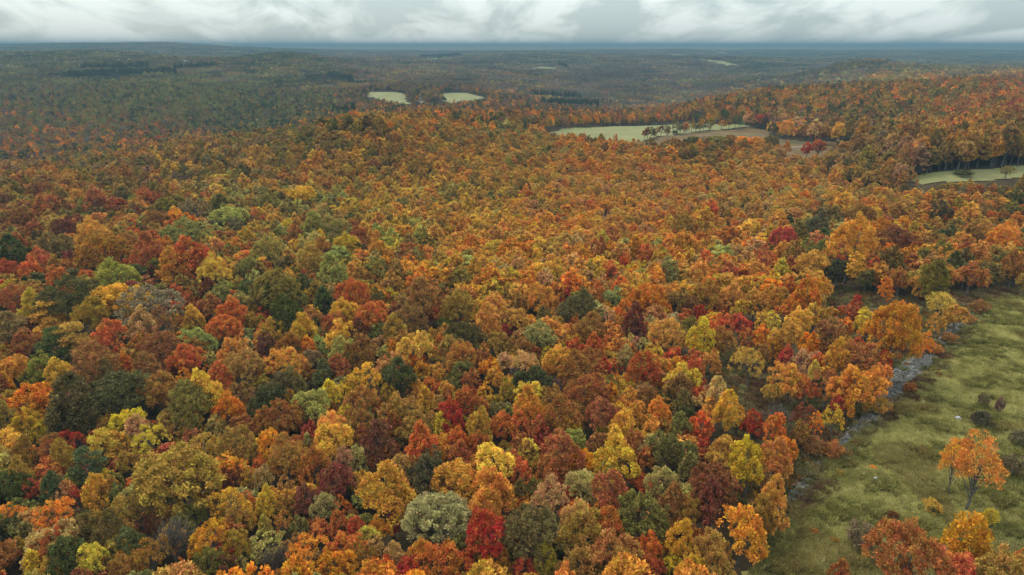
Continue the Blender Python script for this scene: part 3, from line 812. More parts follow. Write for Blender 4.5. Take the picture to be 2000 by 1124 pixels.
for u, v, w, c, f in trees:
    slant = 1.0
    sz = 1.0
    for it in range(3):
        h = hit([u], [v], CENTRE[f] * sz)[0]
        dep = project(h)[2]
        wid = w * 1.30 * dep / FPX
        sxy = wid / 10
        sz = float(np.clip(0.72 * sxy + 0.27, 0.6, 1.45)) if f not in 'nq' else float(sxy * 1.05) if f == 'q' else float(np.clip(sxy * 1.0, 0.55, 0.9))
    placed.append(dict(u=u, v=v, w=w, c=c, f=f, x=h[0], y=h[1], z=float(Hm(h[0], h[1])), s=sxy, sz=sz, wid=wid))
placed.sort(key=lambda d: -d['w'])
ring = [p for p in placed]

# ------------------------------------------------------------------ the rest of the wood: positions
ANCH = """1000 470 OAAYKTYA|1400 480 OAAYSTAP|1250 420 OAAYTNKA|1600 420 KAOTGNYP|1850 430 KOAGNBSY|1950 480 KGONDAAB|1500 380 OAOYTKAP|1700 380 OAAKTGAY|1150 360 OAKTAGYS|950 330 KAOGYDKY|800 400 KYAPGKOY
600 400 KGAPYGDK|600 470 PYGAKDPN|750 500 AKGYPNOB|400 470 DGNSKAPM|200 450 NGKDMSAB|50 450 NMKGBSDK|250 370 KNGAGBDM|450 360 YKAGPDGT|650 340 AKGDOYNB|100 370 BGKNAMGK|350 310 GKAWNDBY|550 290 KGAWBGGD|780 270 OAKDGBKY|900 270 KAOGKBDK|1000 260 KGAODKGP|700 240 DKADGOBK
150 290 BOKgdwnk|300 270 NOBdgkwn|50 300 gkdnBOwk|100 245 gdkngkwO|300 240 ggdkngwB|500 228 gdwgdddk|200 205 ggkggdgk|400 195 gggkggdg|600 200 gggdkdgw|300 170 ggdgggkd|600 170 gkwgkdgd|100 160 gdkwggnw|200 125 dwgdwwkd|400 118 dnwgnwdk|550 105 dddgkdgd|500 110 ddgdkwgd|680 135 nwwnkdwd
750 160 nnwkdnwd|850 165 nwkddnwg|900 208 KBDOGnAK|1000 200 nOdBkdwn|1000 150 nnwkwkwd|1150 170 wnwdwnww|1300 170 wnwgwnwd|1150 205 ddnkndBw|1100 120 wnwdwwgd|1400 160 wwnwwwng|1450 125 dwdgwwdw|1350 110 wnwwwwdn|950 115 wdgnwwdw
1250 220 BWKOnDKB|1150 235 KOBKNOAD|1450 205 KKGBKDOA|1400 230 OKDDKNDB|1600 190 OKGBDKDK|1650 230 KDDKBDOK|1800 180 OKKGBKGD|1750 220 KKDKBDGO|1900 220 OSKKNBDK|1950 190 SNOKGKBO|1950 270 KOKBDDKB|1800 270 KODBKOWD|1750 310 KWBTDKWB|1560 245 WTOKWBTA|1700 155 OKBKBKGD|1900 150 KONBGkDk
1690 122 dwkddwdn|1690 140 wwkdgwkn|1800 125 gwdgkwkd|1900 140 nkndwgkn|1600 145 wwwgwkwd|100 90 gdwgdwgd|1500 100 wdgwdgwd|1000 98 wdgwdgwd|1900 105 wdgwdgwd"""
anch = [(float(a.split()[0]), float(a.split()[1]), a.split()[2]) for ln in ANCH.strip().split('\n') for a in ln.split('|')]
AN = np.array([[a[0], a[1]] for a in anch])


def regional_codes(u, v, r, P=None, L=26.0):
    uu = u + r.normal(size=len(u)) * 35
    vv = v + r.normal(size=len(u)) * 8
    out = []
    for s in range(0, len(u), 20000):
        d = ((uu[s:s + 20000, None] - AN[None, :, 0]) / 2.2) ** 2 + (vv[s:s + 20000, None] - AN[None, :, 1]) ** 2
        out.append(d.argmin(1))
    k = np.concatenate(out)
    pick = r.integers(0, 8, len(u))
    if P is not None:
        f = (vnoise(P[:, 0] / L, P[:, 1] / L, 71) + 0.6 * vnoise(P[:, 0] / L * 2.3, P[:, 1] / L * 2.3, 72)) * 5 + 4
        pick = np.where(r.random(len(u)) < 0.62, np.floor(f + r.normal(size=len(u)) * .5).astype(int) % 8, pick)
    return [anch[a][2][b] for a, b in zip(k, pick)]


def jitter_grid(y0, y1, cell, r, margin=0.80, extra=45):
    P = []
    ny = int((y1 - y0) / cell)
    for i in range(ny):
        y = y0 + (i + 0.5) * cell
        hw = margin * max(y, 0) + extra
        n = int(2 * hw / cell)
        xs = -hw + (np.arange(n) + 0.5 + 0.5 * (i % 2)) * cell
        P.append(np.stack([xs, np.full(n, y)], -1))
    P = np.concatenate(P)
    return P + r.uniform(-0.42, 0.42, P.shape) * cell


def keep_clear(P, margin=0.0):
    k = np.ones(len(P), bool)
    for poly in FIELDS:
        k &= ~in_poly(P[:, 0], P[:, 1], poly)
    return k


def palette(codes, r):
    return np.array([tint_of(c, r) for c in codes])


rw = np.random.default_rng(5)
NEAR_PROTO = proto_collection('wood_tree', [lod_mesh('wood_tree', kd, 200 + i, n, p, lf) for i, (kd, n, p, lf) in enumerate(
    [('round', 105, 28, .6), ('round', 105, 28, .6), ('dome', 110, 28, .58), ('dome', 110, 28, .58), ('oval', 105, 30, .62), ('oval', 105, 30, .62), ('tier', 0, 62, .6), ('sparse', 80, 20, .5),
     ('narrow', 100, 28, .75), ('conifer', 0, 60, .9)])])
FORM2PICK = {'q': (0, 1), 'r': (0, 1), 'd': (2, 3), 'o': (4, 5), 't': (6,), 's': (7,), 'b': (7,), 'n': (8,), 'v': (7,), 'c': (9,)}
INDIV = 285
ring_near = placed[INDIV:]
P = jitter_grid(40, 640, 5.3, rw, 0.82, 70)
P = P[keep_clear(P)]
z = Hm(P[:, 0], P[:, 1])
uu, vv, dd = project(np.c_[P, z + 9.0])
# inside the traced part of the picture the traced trees already stand
TX = np.array([[p['x'], p['y'], p['wid']] for p in placed])
dmin = np.empty(len(P))
for s in range(0, len(P), 4000):
    q = P[s:s + 4000]
    dmin[s:s + 4000] = (np.hypot(q[:, None, 0] - TX[None, :, 0], q[:, None, 1] - TX[None, :, 1]) - TX[None, :, 2] * 0.40).min(1)
in_traced = (vv > 572) & (uu > 4) & (uu < 1996) & (vv < 1120)
GLADES = [[(1350, 690), (1480, 640), (1560, 740), (1620, 860), (1660, 900), (1580, 960), (1510, 880), (1440, 800)], [(1500, 540), (1560, 520), (1640, 590), (1600, 600)]]
glade = np.zeros(len(P), bool)
for g in GLADES:
    H_ = hit([a for a, b in g], [b for a, b in g])
    glade |= in_poly(P[:, 0], P[:, 1], [(h[0], h[1]) for h in H_])
right_of_wood = (uu > 1400) & (vv > 560)
k = ~glade & (dmin > np.where(in_traced, -0.4, 1.2)) & ~right_of_wood
P, z, uu, vv, itr = P[k], z[k], uu[k], vv[k], in_traced[k]
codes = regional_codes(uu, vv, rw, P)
n = len(P)
young = np.clip((uu - 900) / 200, 0, 1) * np.clip((vv - 300) / 30, 0, 1) * np.clip((480 - vv) / 60, 0, 1)
tall = ((uu > 1620) & (vv < 345)).astype(float)
sxy = rw.uniform(0.60, 1.12, n) * (1 - 0.28 * young) * (1 + 0.35 * tall)
sxy[itr] *= 0.7
szz = sxy * 0.55 + 0.40 - 0.22 * young + 0.35 * tall
szz[itr] *= 0.66
forms = rw.choice([0, 1, 2, 3, 4, 5, 6, 7, 8], n, p=[.17, .17, .15, .15, .11, .1, .06, .06, .03])
szz = np.where(forms == 8, szz * 0.72, szz); 
tn = palette(codes, rw)
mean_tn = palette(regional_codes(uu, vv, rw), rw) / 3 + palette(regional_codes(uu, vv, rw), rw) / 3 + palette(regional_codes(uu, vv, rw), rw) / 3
blend = np.clip((520 - vv) / 200, 0, 1)[:, None] * 0.42        # softening with distance painted into the leaf tints, stronger higher in frame
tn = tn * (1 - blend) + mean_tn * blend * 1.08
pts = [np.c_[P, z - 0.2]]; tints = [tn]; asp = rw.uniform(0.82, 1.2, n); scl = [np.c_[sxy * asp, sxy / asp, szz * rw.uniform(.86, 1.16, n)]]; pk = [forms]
for p in ring_near:
    pts.append(np.array([[p['x'], p['y'], p['z'] - 0.2]])); tints.append(tint_of(p['c'], rw)[None]); scl.append(np.array([[p['s'], p['s'], p['sz']]])); pk.append(np.array([rw.choice(FORM2PICK[p['f']])]))
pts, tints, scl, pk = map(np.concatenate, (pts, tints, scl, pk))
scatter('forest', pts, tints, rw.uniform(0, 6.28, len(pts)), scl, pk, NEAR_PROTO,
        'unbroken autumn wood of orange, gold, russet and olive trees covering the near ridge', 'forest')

# middle distance: single trees with fewer, larger leaf clumps
MID_PROTO = proto_collection('hill_tree', [lod_mesh('hill_tree', kd, 300 + i, n_, p_, lf, M_FAR) for i, (kd, n_, p_, lf) in enumerate(
    [('round', 50, 12, 1.1), ('round', 50, 12, 1.1), ('dome', 52, 12, 1.05), ('oval', 50, 12, 1.15), ('sparse', 40, 9, .95), ('conifer', 0, 24, 1.3)])])
P = jitter_grid(640, 1500, 7.7, rw, 0.80, 20)
P = P[keep_clear(P)]
z = Hm(P[:, 0], P[:, 1])
uu, vv, dd = project(np.c_[P, z + 10])
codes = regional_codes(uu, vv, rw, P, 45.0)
ridge = (uu > 1330) & (P[:, 1] < 1150)
n = len(P)
sxy = rw.uniform(0.66, 1.02, n) * np.where(ridge, 1.2, 1.0)
szz = (sxy * 0.6 + 0.45) * rw.uniform(0.82, 1.2, n)
forms = rw.choice(5, n, p=[.26, .26, .2, .14, .14])
tn = palette(codes, rw) * rw.uniform(0.7, 1.25, (n, 1))
for nm, sel, lab in (('hillside_wood', ~ridge, 'olive green wooded hillside across the valley, behind the orange ridge'),
                     ('ridge_wood', ridge, 'amber and dark green wood on the ridge beyond the hayfield')):
    scatter(nm, np.c_[P, z - 0.2][sel], tn[sel], rw.uniform(0, 6.28, sel.sum()), np.c_[sxy, sxy, szz][sel], forms[sel], MID_PROTO, lab, 'wood')

# far: groups of crowns


def grove_mesh(seed):
    r = np.random.default_rng(seed)
    VV, FF, VA, HU = [], [], [], []
    b = 0
    for i in range(5):
        for j in range(5):
            V, F, va, hu = crown_mesh('dome', seed * 50 + i * 5 + j, 13, 7, 2.1, 1.5, 1.0)
            s = r.uniform(0.6, 0.98)
            V = V * s + np.array([(i - 2 + r.uniform(-.3, .3)) * 8.2, (j - 2 + r.uniform(-.3, .3)) * 8.2, r.uniform(-1.5, 2.5)])
            VV.append(V); FF.append(F + b); b += len(V)
            VA.append(np.clip(va * r.uniform(0.75, 1.25), .15, .9)); HU.append(np.clip(hu * .3 + r.uniform(0, .7), 0, 1))
    return build_mesh('grove', np.concatenate(VV), np.concatenate(FF), [M_FAR], np.concatenate(VA), np.concatenate(HU))


GROVE = proto_collection('grove', [grove_mesh(i) for i in range(4)])
P = np.concatenate([jitter_grid(1500, 3200, 38, rw, 0.79, 0), jitter_grid(3200, 7400, 46, rw, 0.79, 0)])
P = P[keep_clear(P)]
z = Hm(P[:, 0], P[:, 1])
uu, vv, dd = project(np.c_[P, z + 10])
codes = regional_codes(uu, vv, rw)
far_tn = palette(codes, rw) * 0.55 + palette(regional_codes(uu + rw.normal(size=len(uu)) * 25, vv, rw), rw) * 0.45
far_tn *= (1 + 0.38 * vnoise(P[:, 0] / 160, P[:, 1] / 210, 61) + 0.2 * vnoise(P[:, 0] / 60, P[:, 1] / 70, 62))[:, None]
# clearings far off
gap = (P[:, 1] > 3400) & (vnoise(P[:, 0] / 260, P[:, 1] / 480, 21) > 0.6)
P, z, far_tn = P[~gap], z[~gap], far_tn[~gap]
s_ = rw.uniform(0.9, 1.15, len(P)) * np.where(P[:, 1] > 3200, 1.2, 1)
scatter('distant_woods', np.c_[P, z - 0.5], far_tn, rw.integers(0, 4, len(P)) * math.pi / 2 + rw.normal(size=len(P)) * .2, np.c_[s_, s_, rw.uniform(.9, 1.2, len(P))], rw.integers(0, 4, len(P)), GROVE,
        'hazy brown and grey-green woods covering the far hills', 'wood')

# dark conifer plantations on the far slopes
CON = []
for a, b, dv, nrow in (((125, 152), (338, 143), 3, 6), ((160, 136), (290, 133), 2, 3), ((340, 135), (425, 131), 2, 3), ((640, 152), (690, 158), 2, 2), ((820, 112), (900, 108), 2, 3), ((1090, 128), (1110, 134), 1, 2),
                       ((1060, 206), (1170, 208), 3, 3), ((1040, 186), (1130, 192), 2, 2), ((650, 226), (700, 221), 2, 2)):
    for rr in range(nrow):
        ends = hit([a[0], b[0]], [a[1] + rr * 0.6, b[1] + rr * 0.6], 6.0)
        nn = int(np.hypot(*(ends[1] - ends[0])[:2]) / 5.5)
        t = (np.arange(nn) + rw.uniform(-.3, .3, nn)) / max(nn, 1)
        q = ends[0][None] * (1 - t[:, None]) + ends[1][None] * t[:, None]
        q[:, 1] += rr * 6 + rw.normal(size=nn) * 2
        CON.append(q)
CON = np.concatenate(CON)
CON[:, 2] = Hm(CON[:, 0], CON[:, 1]) - 0.3
n = len(CON)
cs = rw.uniform(0.8, 1.2, n)
scatter('conifer_plantation', CON, np.array([PAL['D']] * n) * rw.uniform(0.45, 0.75, (n, 1)), rw.uniform(0, 6.28, n), np.c_[cs * .9, cs * .9, cs * 1.05], np.full(n, 5), MID_PROTO,
        'dark green conifer rows standing out on the far wooded slopes', 'conifers')

# ------------------------------------------------------------------ the trees one can tell apart
def make_tree(p, name, label, cat, group, r):
    root = bpy.data.objects.new(name, None)
    root.empty_display_size = 0.5
    col.objects.link(root)
    root.location = (p['x'], p['y'], p['z'] - 0.05)
    root.rotation_euler = (r.normal() * 0.05, r.normal() * 0.05, r.uniform(0, 6.283))
    q = r.uniform(0.86, 1.16)
    root.scale = (p['s'] * q, p['s'] / q, p['sz'] * r.uniform(0.94, 1.08))
    tag(root, label, cat, group)
    f = p['f']
    k = int(r.integers(0, len(CROWN[f])))
    cm, tm = CROWN[f][k], TRUNK[f][k]
    if p['s'] > 1.15 and f in 'rdq':
        cm, tm = BIG[1] if f == 'd' else BIG[2 * int(r.integers(0, 2))]
    t = bpy.data.objects.new('trunk', tm); col.objects.link(t); t.parent = root
    c = bpy.data.objects.new('crown' if f != 'b' else 'twigs', cm); col.objects.link(c); c.parent = root
    if f != 'b':
        c['tint'] = [float(x) for x in tint_of(p['c'], r)]
    return root


ri = np.random.default_rng(23)
main = placed[:INDIV]
seen = set()


def words(s):
    return len(s.replace(',', ' ').split())


def place_phrase(u, v):
    row = 'lower' if v > 900 else ('upper' if v < 680 else 'middle')
    cl = ['left edge', 'left half', 'centre', 'right half', 'right edge'][int(np.clip(u / 400, 0, 4))]
    return row + ' ' + cl


def art(w):
    return ('an ' if w[0] in 'aeiou' else 'a ') + w


for p in main:
    # neighbours in the picture
    ds = sorted(((math.hypot(q['u'] - p['u'], (q['v'] - p['v']) * 1.3), q) for q in main if q is not p), key=lambda t: t[0])[:7]
    size = 'huge' if p['w'] > 90 else ('large' if p['w'] > 66 else ('medium' if p['w'] > 48 else 'small'))
    head = '%s %s %s tree' % (size, FORM[p['f']], WORD[p['c']])
    opts = []
    for d, q in ds:
        dx, dy = q['u'] - p['u'], q['v'] - p['v']
        rel = ('left of' if dx > 0 else 'right of') if abs(dx) > abs(dy) * 1.2 else ('behind' if dy > 0 else 'in front of')
        opts.append((rel, WORD[q['c']]))
    pp = place_phrase(p['u'], p['v'])
    lab = None
    for i in range(len(opts)):
        for j in range(i + 1, len(opts)):
            if opts[i][0] == opts[j][0]:
                continue
            t = '%s %s %s one, %s %s, %s' % (head, opts[i][0], art(opts[i][1]), opts[j][0], art(opts[j][1]), pp)
            if t not in seen and words(t) <= 16:
                lab = t
                break
        if lab:
            break
    if lab is None:
        lab = '%s %s %s, %s' % (head, opts[0][0], art(opts[0][1]), pp)
    seen.add(lab)
    make_tree(p, 'bare_tree' if p['f'] == 'b' else 'autumn_tree', lab, 'tree', 'autumn trees of the near wood', ri)

# single trees and shrubs out in the open: base pixel, height in metres, width in metres, colour, form
OPEN = [
 (1886, 998, 15.5, 10.5, 'O', 'v', 'autumn_tree', 'open orange tree with forked grey trunk alone in the meadow', 'tree'),
 (1853, 968, 13.0, 5.6, 'O', 'v', 'autumn_tree', 'slender orange tree just behind the forked meadow tree', 'tree'),
 (1884, 1103, 10.0, 9.0, 'O', 'h', 'autumn_tree', 'small dense burnt-orange tree at the bottom of the meadow', 'tree'),
 (1822, 1003, 3.0, 3.6, 'Y', 'h', 'sapling', 'pale yellow sapling left of the forked meadow tree', 'sapling'),
 (1930, 1025, 3.0, 3.6, 'Y', 'h', 'sapling', 'pale yellow sapling right of the forked meadow tree', 'sapling'),
 (1682, 1078, 5.5, 6.2, 'W', 'h', 'shrub', 'brown thorny shrub above the big rust tree at the meadow bottom', 'shrub'),
 (1743, 1016, 1.8, 2.2, 'M', 'h', 'shrub', 'tiny dark shrub in the open middle of the meadow', 'shrub'),
 (1971, 928, 4.6, 5.6, 'W', 'h', 'shrub', 'dark brown shrub right behind the orange meadow tree', 'shrub'),
 (1882, 880, 3.2, 3.4, 'M', 'h', 'shrub', 'wine-dark shrub peeping over the top of the orange meadow tree', 'shrub'),
 (1916, 832, 4.0, 5.6, 'Z', 'h', 'shrub', 'black rounded shrub, darkest on the meadow', 'shrub'),
 (1917, 794, 3.6, 3.0, 'W', 'h', 'shrub', 'thin grey shrub just above the black rounded shrub', 'shrub'),
 (1947, 808, 3.8, 2.8, 'W', 'h', 'shrub', 'thin grey shrub up and right of the black rounded shrub', 'shrub'),
 (1990, 868, 3.6, 4.6, 'W', 'h', 'shrub', 'grey shrub at the right edge above the brown one', 'shrub'),
 (1706, 808, 4.4, 6.4, 'K', 'h', 'shrub', 'bronze shrub beside the lower end of the stony stream bed', 'shrub'),
 (1908, 612, 4.2, 7.0, 'B', 'h', 'shrub', 'brown shrub at the top corner of the meadow', 'shrub'),
 (1890, 632, 2.6, 4.6, 'B', 'h', 'shrub', 'low brown shrub where the stream meets the meadow corner', 'shrub'),
 (1852, 668, 2.6, 5.2, 'B', 'h', 'shrub', 'low russet shrub on the bank by the upper stream stones', 'shrub'),
 (1822, 692, 2.8, 5.6, 'N', 'h', 'shrub', 'russet shrub between the two stretches of stream stones', 'shrub'),
 (1775, 765, 2.2, 4.0, 'B', 'h', 'shrub', 'brown shrub on the meadow bank of the widest stream stones', 'shrub'),
 (1585, 890, 4.6, 6.0, 'B', 'h', 'shrub', 'brown shrub at the foot of the golden edge tree', 'shrub'),
 (1625, 895, 4.2, 5.2, 'B', 'h', 'shrub', 'brown shrub left of the stream, beside another brown shrub', 'shrub'),
 (1640, 930, 1.2, 2.4, 'K', 'h', 'shrub', 'low bronze shrub on the meadow side of the narrow stream', 'shrub'),
 (1590, 1042, 0.9, 1.8, 'S', 'h', 'shrub', 'small orange-red bush alone on the lower meadow', 'shrub'),
 (1633, 1060, 1.0, 2.0, 'B', 'h', 'shrub', 'low russet bush right of the small orange-red bush', 'shrub'),
 (1706, 918, 0.9, 1.8, 'O', 'h', 'shrub', 'low orange bush in the upper middle of the meadow', 'shrub'),
 (1800, 882, 0.9, 1.8, 'B', 'h', 'shrub', 'low rusty bush left of the orange meadow tree', 'shrub'),
 (1660, 612, 2.0, 4.5, 'B', 'h', 'shrub', 'brown shrub in the scrubby clearing by the wine-red tree', 'shrub'),
 (1730, 622, 1.6, 5.0, 'M', 'h', 'shrub', 'dark red scrub in the middle of the brown clearing', 'shrub'),
 (1785, 632, 1.8, 5.0, 'N', 'h', 'shrub', 'russet scrub behind the bright orange edge tree', 'shrub'),
 (1800, 590, 1.8, 4.2, 'M', 'h', 'shrub', 'dark red scrub at the back of the brown clearing', 'shrub'),
 (1283, 268, 10, 7, 'B', 's', 'hedgerow_tree', 'brown hedgerow tree at the near corner of the hayfield', 'tree'),
 (1258, 274, 9, 6, 'T', 's', 'hedgerow_tree', 'tan hedgerow tree left of the brown one by the hayfield', 'tree'),
 (1338, 259, 12, 6.5, 'O', 'o', 'hedgerow_tree', 'upright orange tree standing alone in the hedge by the hayfield', 'tree'),
 (1202, 284, 11, 5.5, 'A', 'n', 'hedgerow_tree', 'slender amber tree in front of the hayfield', 'tree'),
 (1360, 257, 8, 7.5, 'N', 's', 'hedgerow_tree', 'russet hedgerow tree right of the upright orange one', 'tree'),
 (1318, 264, 5, 7, 'D', 'h', 'shrub', 'dark hedge shrub left of the upright orange tree', 'shrub'),
 (1305, 266, 7, 6, 'W', 's', 'hedgerow_tree', 'grey-brown hedgerow tree beside the brown one', 'tree'),
 (1385, 256, 6, 7, 'B', 's', 'hedgerow_tree', 'low brown hedgerow tree furthest right along the hayfield', 'tree'),
 (1535, 306, 12, 8, 'A', 'o', 'hedgerow_tree', 'single amber tree in front of the pale field track', 'tree'),
 (1883, 345, 3.5, 12, 'D', 'h', 'shrub', 'dark low shrub in the narrow green pasture', 'shrub'),
 (1962, 352, 9, 9, 'G', 's', 'hedgerow_tree', 'thin olive tree before the narrow green pasture', 'tree'),
]
UNIT_H = {'v': 13.0, 'r': 13.2, 'h': 6.6, 's': 13.6, 'o': 15.6, 'n': 22.5, 'd': 12}
for u, v, hh, ww, c, f, nm, lab, cat in OPEN:
    q = hit([u], [v])[0]
    make_tree(dict(x=q[0], y=q[1], z=float(Hm(q[0], q[1])) + 0.05, s=ww / 10.5, sz=hh / UNIT_H[f], c=c, f=f), nm, lab, cat,
              {'tree': None, 'shrub': 'shrubs in the open', 'sapling': 'saplings on the meadow'}[cat], ri)

# row of larger trees in front of the brown field
rows = [(1350, 296, 46, 'D'), (1400, 293, 60, 'G'), (1425, 290, 40, 'K'), (1450, 292, 62, 'O'), (1475, 292, 50, 'A'), (1500, 294, 40, 'G'), (1320, 298, 40, 'B'), (1595, 304, 36, 'N'), (1575, 303, 26, 'R'), (1632, 308, 22, 'D')]

for u, v, w, c in rows:
    q = hit([u], [v + 8])[0]
    d_ = project(q)[2]
    ww = w * d_ / FPX
    make_tree(dict(x=q[0], y=q[1], z=float(Hm(q[0], q[1])), s=ww / 10, sz=float(np.clip(ww / 10, .6, 1.25)), c=c, f='d' if ww > 16 else 'r'), 'field_tree',
              '%s tree in the row before the brown field, %s' % (WORD[c], {1350: 'by its left end', 1400: 'broadest dark one', 1425: 'between olive and orange ones', 1450: 'broadest bright one', 1475: 'right of the broad orange one',
              1500: 'last before the pale track', 1320: 'furthest left', 1595: 'right of the small crimson one', 1575: 'smallest and reddest', 1632: 'furthest right'}[u]), 'tree', 'trees along the brown field', ri)

# ------------------------------------------------------------------ stony stream bed along the meadow
STREAM = [(1506, 1012, 0.8), (1545, 985, 1.7), (1563, 962, 2.2), (1588, 930, 0.9), (1612, 900, 0.8), (1655, 862, 1.9), (1688, 830, 2.2), (1725, 792, 5.0), (1758, 752, 6.6), (1800, 712, 5.6), (1826, 690, 2.0), (1852, 658, 3.4),
          (1875, 635, 4.6), (1895, 612, 2.5)]
sp = hit([s[0] for s in STREAM], [s[1] for s in STREAM])
wd = np.array([s[2] for s in STREAM])
tt = np.linspace(0, len(sp) - 1, 140)
sx = np.interp(tt, np.arange(len(sp)), sp[:, 0]) + 0.7 * vnoise(tt * 1.1, tt * 0, 31)
sy = np.interp(tt, np.arange(len(sp)), sp[:, 1]) + 0.7 * vnoise(tt * 1.3, tt * 0, 32)
sw = np.interp(tt, np.arange(len(sp)), wd) * (1 + 0.25 * vnoise(tt * 2, tt * 0, 33))
tg = np.stack([np.gradient(sx), np.gradient(sy)], -1)
tg /= np.linalg.norm(tg, axis=1, keepdims=True)
nm_ = np.stack([-tg[:, 1], tg[:, 0]], -1)


def ribbon(name, half, lift, mat, label):
    V, F = [], []
    for i in range(len(tt)):
        for s in (-1, -0.5, 0, 0.5, 1):
            x, y = sx[i] + nm_[i, 0] * s * half[i], sy[i] + nm_[i, 1] * s * half[i]
            V.append((x, y, float(Hm(x, y)) + lift))
    for i in range(len(tt) - 1):
        for s in range(4):
            F.append((i * 5 + s, i * 5 + s + 1, i * 5 + 6 + s, i * 5 + 5 + s))
    return tag(mesh_obj(name, V, F, mat, smooth=True), label, kind='structure')


ribbon('stream_bed', sw * 0.62, 0.36, M_BED, 'dark damp bed of the stony stream along the meadow')
ribbon('stream', np.minimum(sw * 0.08, 0.35) + 0.05, 0.40, M_WATER, 'thin trickle of water shining among the stones')
rs = np.random.default_rng(3)
SV, SF = [], []
for k in range(7000):
    i = rs.integers(0, len(tt))
    if rs.random() > sw[i] / 5.5:
        continue
    off = rs.normal() * 0.42 * sw[i] * 0.55
    x, y = sx[i] + nm_[i, 0] * off + rs.normal() * .5, sy[i] + nm_[i, 1] * off + rs.normal() * .5
    s = float(np.clip(rs.lognormal(-1.35, 0.42), 0.12, 0.8))
    b = len(SV)
    base = np.array([x, y, float(Hm(x, y)) + 0.36 + s * 0.2])
    ring1 = rs.uniform(0, 6.28)
    pts_ = [base + np.array([math.cos(ring1 + a * 1.047) * s * rs.uniform(.7, 1.2), math.sin(ring1 + a * 1.047) * s * rs.uniform(.7, 1.2), rs.uniform(-.25, .1) * s]) for a in range(6)]
    top = [base + np.array([math.cos(ring1 + .5 + a * 2.094) * s * .5, math.sin(ring1 + .5 + a * 2.094) * s * .5, rs.uniform(.3, .6) * s]) for a in range(3)]
    SV += pts_ + top
    SF += [(b + 6, b + 7, b + 8), (b, b + 1, b + 6), (b + 1, b + 2, b + 7, b + 6), (b + 2, b + 3, b + 7), (b + 3, b + 4, b + 8, b + 7), (b + 4, b + 5, b + 8), (b + 5, b, b + 6, b + 8)]
stones = mesh_obj('stream_stones', SV, SF, M_STONE)
tag(stones, 'loose grey stones filling the stream bed between wood and meadow', 'stones', kind='stuff')


def boulder(u, v, s, label, mat):
    q = hit([u], [v])[0]
    r = np.random.default_rng(int(u))
    V, F = [], []
    for i, (zz, rr) in enumerate(((-.2, 1.0), (.25, .95), (.55, .6))):
        for a in range(8):
            th = a * .785
            V.append((math.cos(th) * rr * s * r.uniform(.8, 1.15), math.sin(th) * rr * s * .75 * r.uniform(.8, 1.15), zz * s * r.uniform(.85, 1.15)))
    for i in range(2):
        for a in range(8):
            c = (a + 1) % 8
            F.append((i * 8 + a, i * 8 + c, i * 8 + 8 + c, i * 8 + 8 + a))
    F.append(tuple(range(16, 24)))
    o = mesh_obj('boulder', V, F, mat, smooth=False)
    o.location = (q[0], q[1], float(Hm(q[0], q[1])) + 0.3)
    tag(o, label, 'boulder', 'pale boulders by the meadow')


M_PALE = surface_material('pale_stone', (0.17, 0.168, 0.16), (0.28, 0.275, 0.26), 2.0, rough=0.85, bump=0.03)
boulder(1839, 665, 1.1, 'pale boulder beside the upper stream stones', M_PALE)
boulder(1871, 820, 0.8, 'pale boulder left of the black rounded shrub', M_PALE)
boulder(1709, 938, 0.55, 'small pale boulder in the open middle of the meadow', M_PALE)

# ------------------------------------------------------------------ grass and scrub
def tuft_mesh(seed, n, h, spread, w):
    r = np.random.default_rng(seed)
    V, F = [], []
    for k in range(n):
        a = r.uniform(0, 6.28); q = r.random() ** .5 * spread
        p = np.array([math.cos(a) * q, math.sin(a) * q, -0.03])
        lean = np.array([r.normal() * .35 + .25, r.normal() * .35, 1.0])
        hh = h * r.uniform(.6, 1.2)
        t = r.uniform(0, 6.28)
        s = np.array([math.cos(t), math.sin(t), 0]) * w
        b = len(V)
        V += [p - s, p + s, p + lean * hh * .6 + s * .6, p + lean * hh * .6 - s * .6, p + lean * hh + np.array([.18 * hh, 0, -.1 * hh])]
        F += [(b, b + 1, b + 2, b + 3), (b + 3, b + 2, b + 4)]
    val = np.repeat(r.uniform(.4, .62, n), 5); hue = np.repeat(r.uniform(0, 1, n), 5)
    return build_mesh('tuft', V, F, [M_GRASS], val, hue)


TUFT = proto_collection('tuft', [tuft_mesh(60 + i, 26, 0.5, 0.5, 0.055) for i in range(3)] + [tuft_mesh(70 + i, 60, 0.85, 0.7, 0.08) for i in range(2)])
rg = np.random.default_rng(9)
mp = np.array(MEADOW)
Q = rg.uniform([mp[:, 0].min(), 60], [min(mp[:, 0].max(), 260), mp[:, 1].max()], (260000, 2))
Q = Q[in_poly(Q[:, 0], Q[:, 1], MEADOW)]
qu, qv, _ = project(np.c_[Q, Hm(Q[:, 0], Q[:, 1])])
Q = Q[(qu < 2150) & (qv < 1230)]


def off_stream(Q, f=0.55):
    d = np.full(len(Q), 1e9)
    for k in range(len(tt)):
        d = np.minimum(d, np.hypot(Q[:, 0] - sx[k], Q[:, 1] - sy[k]) - sw[k] * f)
    return Q[d > 0]


